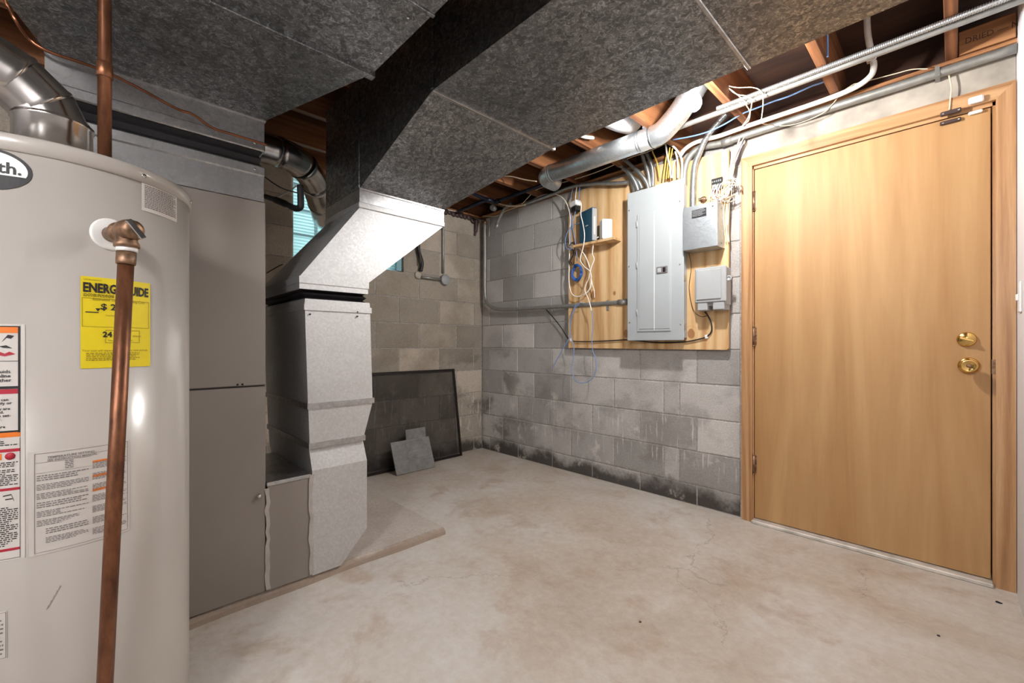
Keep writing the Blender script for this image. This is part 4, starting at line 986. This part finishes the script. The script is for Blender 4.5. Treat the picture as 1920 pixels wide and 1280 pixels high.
MB().cyl([(-2.869, 2.6, 2.103)][0], [(-2.89, 2.6, 2.05)][0], 0.019, 12).build('end_nut', M['emt'], so)

FCG = 'flexible steel conduits entering the panel top'
def flexc(pts, r, label, g=None): return tag(ribbed(pts, r).build('flexible_conduit', M['flexsteel']), label, 'conduit', g)
flexc([(-2.53, 2.61, 2.199), (-2.378, 2.61, 2.203), (-2.207, 2.61, 2.207), (-2.073, 2.61, 2.215), (-1.946, 2.61, 2.205), (-1.803, 2.61, 2.175), (-1.669, 2.61, 2.139), (-1.552, 2.61, 2.114)], 0.0125, 'long flexible steel conduit running left from the panel under the joists')
flexc([(-1.641, 2.62, 2.264), (-1.591, 2.62, 2.231), (-1.549, 2.62, 2.167), (-1.521, 2.62, 2.101), (-1.509, 2.62, 2.04)], 0.0125, 'outer left flexible conduit curving into the panel top', FCG)
flexc([(-1.584, 2.595, 2.214), (-1.543, 2.595, 2.18), (-1.494, 2.595, 2.102), (-1.467, 2.595, 2.03)], 0.0125, 'second flexible conduit from the left entering the panel top', FCG)
flexc([(-1.533, 2.62, 2.148), (-1.481, 2.62, 2.105), (-1.453, 2.62, 2.048)], 0.0115, 'short low flexible conduit at the panel top left', FCG)
flexc([(-1.62, 2.6, 2.33), (-1.546, 2.6, 2.244), (-1.458, 2.6, 2.147), (-1.412, 2.6, 2.074), (-1.396, 2.6, 2.021)], 0.0115, 'diagonal flexible conduit crossing into the panel top', FCG)
flexc([(-1.46, 2.625, 2.301), (-1.441, 2.625, 2.23), (-1.414, 2.625, 2.151), (-1.398, 2.625, 2.042)], 0.0125, 'fifth flexible conduit from the left at the panel top', FCG)
flexc([(-1.432, 2.63, 2.3), (-1.401, 2.63, 2.22), (-1.382, 2.63, 2.144), (-1.382, 2.63, 2.046)], 0.0125, 'rightmost flexible conduit among those left of the yellow cables', FCG)
flexc([(-0.913, 2.6, 2.33), (-0.963, 2.6, 2.294), (-1.024, 2.6, 2.234), (-1.064, 2.6, 2.162), (-1.093, 2.6, 2.09), (-1.103, 2.6, 1.98), (-1.106, 2.6, 1.842)], 0.0175, 'thick flexible conduit rising from the junction box')

YG = 'yellow cables above the panel'
for k, (pts, l) in enumerate((([(-1.379, 2.61, 2.312), (-1.372, 2.61, 2.264), (-1.342, 2.61, 2.185), (-1.324, 2.61, 2.08)], 'leftmost yellow cable above the panel, set apart'),
        ([(-1.272, 2.6, 2.212), (-1.283, 2.6, 2.147), (-1.297, 2.6, 2.063)], 'yellow cable in the bunch above the panel, left strand'),
        ([(-1.251, 2.6, 2.252), (-1.261, 2.6, 2.175), (-1.276, 2.6, 2.057)], 'yellow cable in the bunch above the panel, middle strand'),
        ([(-1.233, 2.6, 2.24), (-1.247, 2.6, 2.17), (-1.261, 2.6, 2.06)], 'yellow cable in the bunch above the panel, right strand'))):
    W('yellow_cable', pts, 0.0042, 'cable_yellow', l, YG)
W('white_cable', [(-1.274, 2.59, 2.284), (-1.264, 2.59, 2.206), (-1.246, 2.59, 2.127), (-1.239, 2.59, 2.051)], 0.0055, 'cable_white', 'white cable just right of the yellow cables')
W('white_cable', [(-1.258, 2.585, 2.276), (-1.216, 2.585, 2.236), (-1.179, 2.585, 2.177), (-1.165, 2.585, 2.114), (-1.169, 2.585, 2.017)], 0.0065, 'cable_white', 'white cable arching down to the panel right corner')
W('white_cable', [(-1.216, 2.6, 2.214), (-1.202, 2.6, 2.156), (-1.199, 2.6, 2.043)], 0.0055, 'cable_white', 'straight white cable between the arching ones')
W('white_cable', [(-1.225, 2.62, 2.17), (-1.239, 2.62, 2.12), (-1.243, 2.62, 2.06)], 0.005, 'cable_white', 'short pale cable behind the straight white one')
cs = MB().box(-1.345, -1.262, 2.588, 2.612, 2.021, 2.036, 0.003)
tag(cs.build('cable_clamp', M['cable_beige']), 'beige cable clamp bar on the panel top under the yellow cables', 'clamp')

# two pale conduits bending down beside the panel, then running along the lintel
ec = thing('lintel_conduit', 'thick grey conduit running along the lintel above the door and down beside the panel', 'conduit', (-0.5, 2.66, 2.19))
MB().tube(spline([(-1.183, 2.655, 1.999), (-1.18, 2.655, 2.092), (-1.163, 2.655, 2.154), (-1.129, 2.655, 2.193), (-1.074, 2.655, 2.211)] + [(-0.95, 2.655, 2.196), (-0.82, 2.655, 2.198), (-0.43, 2.655, 2.198), (0.174, 2.655, 2.198)], 8), 0.0195, 16).build('pipe', M['emt'], ec)
MB().cyl((-0.90, 2.655, 2.197), (-0.955, 2.655, 2.195), 0.0235, 16).build('coupling', M['emt'], ec)
MB().box(-0.06, -0.045, 2.634, 2.694, 2.176, 2.222).build('strap', M['emt'], ec)
e2 = thing('upper_conduit', 'thin grey conduit just above the thick one, turning up to the joists', 'conduit', (-0.6, 2.62, 2.2))
MB().tube(spline([(-1.192, 2.615, 2.184), (-1.162, 2.615, 2.214), (-1.109, 2.615, 2.233), (-1.045, 2.615, 2.234)] + [(-0.95, 2.615, 2.226), (-0.80, 2.615, 2.229), (-0.48, 2.615, 2.229), (-0.34, 2.60, 2.232), (-0.275, 2.58, 2.25), (-0.258, 2.56, 2.28), (-0.262, 2.54, 2.32), (-0.272, 2.50, 2.40), (-0.275, 2.49, 2.48)], 8), 0.0125, 14).build('pipe', M['pvc'], e2)
MB().box(-0.83, -0.81, 2.60, 2.632, 2.226, 2.262, 0.002).build('clamp', M['chrome'], e2)
MB().box(-0.285, -0.245, 2.53, 2.56, 2.30, 2.33, 0.004).build('strap', M['chrome'], e2)
tc = thing('ceiling_conduit', 'conduit with ribbed cable strapped on top crossing under the joists above the door', 'conduit', (-0.5, 2.35, 2.2))
MB().tube([(-1.30, 2.34, 2.221), (-0.9, 2.34, 2.221), (-0.4, 2.34, 2.221), (0.174, 2.34, 2.221)], 0.0135, 14).build('pipe', M['emt'], tc)
ribbed([(-0.86, 2.315, 2.232), (-0.5, 2.315, 2.232), (-0.2, 2.315, 2.232), (0.174, 2.315, 2.232)], 0.011).build('ribbed_cable', M['flexsteel'], tc)

W('blue_cable', [(-1.183, 2.5, 2.243), (-1.06, 2.5, 2.223), (-0.969, 2.5, 2.218), (-0.883, 2.5, 2.229), (-0.801, 2.5, 2.25), (-0.723, 2.5, 2.254), (-0.649, 2.5, 2.257), (-0.578, 2.5, 2.255), (-0.488, 2.5, 2.265), (-0.429, 2.5, 2.269)] + [(-0.42, 2.45, 2.3), (-0.42, 2.43, 2.44)], 0.0042, 'cable_blue', 'pale blue cable rising along the ceiling past the ribbed conduit')
W('blue_cable', [(-0.386, 2.20, 2.47), (-0.384, 2.22, 2.40), (-0.380, 2.25, 2.33), (-0.383, 2.27, 2.25)], 0.0042, 'cable_blue', 'short pale blue cable hanging beside a joist over the door')
W('white_wire', [(-0.823, 2.3, 2.336), (-0.762, 2.3, 2.294), (-0.684, 2.3, 2.26), (-0.647, 2.3, 2.224), (-0.64, 2.3, 2.185), (-0.642, 2.3, 2.137), (-0.647, 2.3, 2.088), (-0.638, 2.3, 2.066)] + [(-0.683, 2.63, 2.195), (-0.632, 2.63, 2.171), (-0.56, 2.63, 2.161), (-0.469, 2.63, 2.171), (-0.425, 2.63, 2.201), (-0.382, 2.63, 2.247), (-0.341, 2.63, 2.266)] , 0.0023, 'cable_beige', 'thin white wire curling down from the bulb side onto the lintel conduit')
W('white_wire', [(-0.828, 2.3, 2.344), (-0.774, 2.3, 2.278), (-0.732, 2.3, 2.223), (-0.713, 2.3, 2.183), (-0.698, 2.3, 2.146), (-0.703, 2.3, 2.109), (-0.727, 2.3, 2.091), (-0.742, 2.3, 2.07)], 0.0023, 'cable_beige', 'thin white wire slanting past the ribbed conduit')
W('white_wire', [(-0.818, 2.3, 2.334), (-0.762, 2.3, 2.262), (-0.713, 2.3, 2.231), (-0.691, 2.3, 2.201), (-0.694, 2.3, 2.157), (-0.708, 2.3, 2.118), (-0.732, 2.3, 2.091)], 0.0023, 'cable_beige', 'second thin white wire slanting past the ribbed conduit')
W('white_wire', [(-0.341, 2.63, 2.266), (-0.262, 2.63, 2.256), (-0.187, 2.63, 2.248), (-0.133, 2.63, 2.242), (-0.082, 2.63, 2.221)], 0.0023, 'cable_beige', 'thin white wire lying above the lintel conduit toward the right')
W('white_wire', [(-0.023, 2.672, 2.208), (-0.016, 2.672, 2.172), (-0.01, 2.672, 2.123), (-0.013, 2.672, 2.078), (-0.016, 2.672, 2.03)], 0.003, 'cable_beige', 'thin white wire dropping to the brown door contact')

# door contacts
c1 = thing('door_contact', 'dark brown alarm contact pair at the top of the door', 'sensor', (-0.01, 2.67, 1.985))
MB().box(-0.044, 0.020, 2.660, 2.6755, 2.008, 2.026, 0.003).build('switch_half', M['brown_plastic'], c1)
MB().box(-0.046, 0.020, 2.684, 2.6975, 1.978, 1.993, 0.003).build('magnet_half', M['brown_plastic'], c1)
for xx in (-0.036, 0.012):
    MB().lathe((xx, 2.660, 2.017), [(0.004, 0), (0.004, 0.001), (0, 0.0015)], 10, (0, -1, 0)).build('screw', M['chrome'], c1)
    MB().lathe((xx, 2.684, 1.9855), [(0.004, 0), (0.004, 0.001), (0, 0.0015)], 10, (0, -1, 0)).build('screw', M['chrome'], c1)
c2 = thing('door_sensor', 'white wireless sensor pair at the top right of the door', 'sensor', (0.06, 2.67, 1.995))
MB().box(0.040, 0.085, 2.655, 2.6755, 2.026, 2.053, 0.005).build('transmitter', M['white_plastic'], c2)
MB().box(0.040, 0.083, 2.680, 2.6975, 1.990, 2.002, 0.004).build('magnet', M['white_plastic'], c2)

# terminal block, clamp and loose beige wires right of the junction box
tb = thing('terminal_block', 'dark punch-down terminal block on the plywood above the junction box', 'terminal block', (-0.98, 2.64, 1.90))
MB().box(-1.012, -0.950, 2.640, BY - 0.001, 1.925, 1.995, 0.002).build('base', M['black'], tb)
for i in range(5):
    for j in range(2):
        MB().box(-1.006 + i * 0.011, -1.000 + i * 0.011, 2.636, 2.641, 1.945 + j * 0.025, 1.955 + j * 0.025).build('contact', M['flexsteel'], tb)
gc = thing('ground_clamp', 'small tarnished ground clamp on the plywood beside the flexible conduit', 'clamp', (-1.06, 2.63, 1.885))
MB().lathe((-1.062, BY - 0.001, 1.888), [(0.02, 0), (0.02, 0.008), (0.010, 0.012), (0.010, 0.03), (0, 0.032)], 8, (0, -1, 0)).build('body', M['brass_old'], gc)
MB().cyl((-1.085, 2.635, 1.895), (-1.038, 2.635, 1.885), 0.005, 8).build('bolt', M['chrome'], gc)
wb_ = thing('wire_bundle', 'tangled bundle of beige and violet wires at the right edge of the plywood', 'wires', (-0.92, 2.63, 1.7))
rr = random.Random(5)
for k in range(9):
    dx = rr.uniform(-0.012, 0.012)
    base = [(-0.84, 2.64, 2.172), (-0.863, 2.64, 2.131), (-0.88, 2.64, 2.081), (-0.889, 2.64, 2.022), (-0.895, 2.64, 1.962), (-0.9, 2.64, 1.915)]
    pts = [(p[0] + dx + rr.uniform(-0.006, 0.006), p[1] - 0.004 * k * 0.6, p[2] + rr.uniform(-0.01, 0.01)) for p in base]
    pts += [(-0.925 + rr.uniform(-0.04, 0.03), 2.62 - rr.uniform(0, 0.03), 1.845 + rr.uniform(-0.03, 0.03)), (-0.985 + rr.uniform(-0.03, 0.02), 2.625, 1.885 + rr.uniform(-0.02, 0.03)), (-0.985 + rr.uniform(-0.02, 0.03), 2.632, 1.955)]
    MB().tube(spline(pts, 6), 0.0024, 5).build('strand', M[('cable_beige', 'cable_violet', 'cable_beige', 'cable_white')[k % 4]], wb_)
for k in range(5):
    c0 = Vector((-0.905 + rr.uniform(-0.03, 0.02), 2.615 + rr.uniform(-0.015, 0.01), 1.885 + rr.uniform(-0.03, 0.03)))
    a_, b_ = rr.uniform(0.03, 0.055), rr.uniform(0.03, 0.065)
    MB().tube([(c0.x + a_ * math.cos(t * 0.42), c0.y + 0.006 * math.sin(t * 0.9), c0.z + b_ * math.sin(t * 0.42)) for t in range(14)], 0.0024, 5).build('strand', M['cable_beige'], wb_)
for k in range(4):
    x0 = -0.928 + 0.008 * k
    MB().tube(spline([(x0, 2.63, 1.87), (x0 + rr.uniform(-0.01, 0.01), 2.63, 1.78), (x0 + rr.uniform(-0.012, 0.012), 2.635, 1.68), (x0 + rr.uniform(-0.01, 0.01), 2.64, 1.60)], 6), 0.0024, 5).build('strand', M['cable_beige'], wb_)

# round duct beside the bulb
rd = thing('round_duct', 'round galvanised duct running under the joists toward the bare bulb', 'duct', (-1.5, 2.25, 2.12))
RD = 0.058; RY = 2.25
zr = lambda x: 2.184 - (x + 1.93) * 0.012
MB().tube([(x, RY, zr(x)) for x in (-1.93, -1.5, -1.19)], RD, 40).build('straight_section', M['galv_pipe'], rd)
for x_ in (-1.935, -1.918, -1.265, -1.25, -1.18): MB().tube([(x_ + d, RY, zr(x_)) for d in (-0.004, 0, 0.004)], [RD, RD + 0.0028, RD], 40, False).build('bead', M['galv_pipe'], rd)
MB().tube(spline([(-1.19, RY, zr(-1.19)), (-1.14, RY, 2.180), (-1.10, RY, 2.20), (-1.035, RY, 2.25), (-0.97, RY, 2.32), (-0.93, RY, 2.37)], 4), RD + 0.0012, 40).build('elbow', M['galv_pipe'], rd)
MB().tube(spline([(-1.93, RY, 2.184), (-1.965, RY + 0.006, 2.184), (-2.0, RY + 0.03, 2.184), (-2.018, RY + 0.075, 2.184), (-2.02, RY + 0.15, 2.184)], 5), RD + 0.0012, 40).build('elbow', M['galv_pipe'], rd)
MB().box(-1.236, -1.226, RY - 0.02, RY + 0.02, 2.234, 2.30).build('hanger', M['galv_pipe'], rd)
fd = thing('flexible_duct', 'white foil jacketed flexible duct tucked in the joist bay above the round duct', 'duct', (-1.4, 2.0, 2.25))
ribbed([(-1.46, 1.62, 2.34), (-1.42, 1.85, 2.335), (-1.37, 2.02, 2.33), (-1.36, 2.2, 2.345), (-1.38, 2.36, 2.39)], 0.082, 0.03, 0.05, 28).build('jacket', M['foil'], fd)
W('white_cable', [(-2.02, 1.75, 2.30), (-1.93, 1.95, 2.27), (-1.84, 2.03, 2.262), (-1.74, 2.08, 2.27), (-1.66, 2.12, 2.31)], 0.010, 'cable_white', 'thick white cable sagging in the joist bay left of the round duct')
W('white_cable', [(-1.585, 1.80, 2.30), (-1.575, 1.95, 2.27), (-1.56, 2.1, 2.262), (-1.55, 2.2, 2.28)], 0.011, 'cable_white', 'thick white cable behind the round duct')
W('white_cable', [(-2.385, 2.2, 2.281), (-2.269, 2.2, 2.244), (-2.133, 2.2, 2.183), (-2.024, 2.2, 2.142)], 0.004, 'cable_beige', 'thin beige cable drooping into the round duct end')

# dark iron pipes near the corner
ip = thing('gas_pipe', 'dark iron pipe running under the joists toward the corner', 'pipe', (-2.6, 2.45, 2.2))
MB().tube([(-2.17, 2.45, 2.228), (-2.66, 2.45, 2.226), (-2.70, 2.45, 2.226)], 0.0135, 14).build('pipe', M['black_iron'], ip)
MB().tube([(-2.68, 2.45, 2.226), (-2.74, 2.45, 2.226)], 0.021, 14).build('tee', M['black_iron'], ip)
MB().tube([(-2.74, 2.36, 2.226), (-3.13, 2.36, 2.216)], 0.0155, 14).build('pipe', M['black_iron'], ip)
MB().tube([(-2.73, 2.47, 2.226), (-2.735, 2.34, 2.226)], 0.018, 14).build('branch', M['black_iron'], ip)
MB().lathe((-2.78, 2.47, 2.19), [(0.024, -0.02), (0.026, -0.01), (0.026, 0.01), (0.024, 0.02)], 14, (0.3, -1, 0)).build('union_nut', M['emt'], ip)
MB().tube(spline([(-2.73, 2.36, 2.226), (-2.72, 2.25, 2.226), (-2.70, 2.1, 2.228)]), 0.014, 12).build('branch', M['black_iron'], ip)
W('grey_cable', [(-2.849, 2.55, 2.279), (-2.731, 2.55, 2.223), (-2.598, 2.55, 2.183), (-2.472, 2.55, 2.163)], 0.008, 'cable_beige', 'grey cable under the dark iron pipe')
W('beige_wire', [(-3.077, 2.6, 2.211), (-2.89, 2.6, 2.171), (-2.75, 2.6, 2.187), (-2.584, 2.6, 2.196), (-2.428, 2.6, 2.27), (-2.339, 2.6, 2.282), (-2.198, 2.6, 2.27), (-1.939, 2.6, 2.256), (-1.751, 2.6, 2.257), (-1.537, 2.6, 2.274), (-1.381, 2.6, 2.274), (-1.23, 2.6, 2.292)], 0.0032, 'cable_beige', 'thin beige wire stretched under the round duct')
W('white_wire', [(-3.17, 2.272, 2.22), (-3.17, 2.343, 2.221), (-3.17, 2.428, 2.234)], 0.004, 'cable_white', 'thin white wire at the top of the window wall')
cw2 = thing('tar_patch', 'dark tarry sealant clump in the upper wall corner', 'sealant', (-3.15, 2.65, 2.1))
mm = MB(); rr = random.Random(2)
for k in range(9):
    yy = 2.26 + 0.045 * k
    mm.lathe((XL + 0.004, yy, ZT - 0.010 - rr.uniform(0, 0.012) - (0.02 if k > 6 else 0)), [(0.0, -0.002), (0.03, 0.004), (0.024, 0.014 + rr.uniform(0, 0.008)), (0, 0.018)], 9, (1, 0, 0.1))
mm.build('smear', M['brown_plastic'], cw2)
MB().tube(spline([(-3.17, 2.60, 2.2), (-3.185, 2.61, 2.14), (-3.19, 2.605, 2.08), (-3.195, 2.60, 2.05)]), [0.02] * 8 + [0.018] * 8 + [0.012] * 9, 8).build('drip', M['brown_plastic'], cw2)

# bits dropped on the floor
def chip(p, r, m_, label, seed):
    rr = random.Random(seed); n = 7
    P = [(p[0] + r * rr.uniform(0.5, 1.1) * math.cos(2 * math.pi * k / n), p[1] + r * rr.uniform(0.4, 1.0) * math.sin(2 * math.pi * k / n), 0.0005) for k in range(n)]
    tag(MB().prism(P, (0, 0, r * 0.35)).build('floor_chip', M[m_]), label, 'debris')
chip([(-0.795, 1.418, 0)][0], 0.007, 'brass_old', 'tiny rust coloured chip lying mid floor', 1)
chip([(0.119, 2.528, 0)][0], 0.010, 'black_iron', 'small dark chip on the floor near the white wall', 2)
chip([(-0.039, 2.092, 0)][0], 0.007, 'black_iron', 'tiny dark chip on the floor before the door', 3)
chip([(-1.987, 0.469, 0)][0], 0.012, 'tape', 'pale torn scrap on the pad edge below the furnace corner', 4)
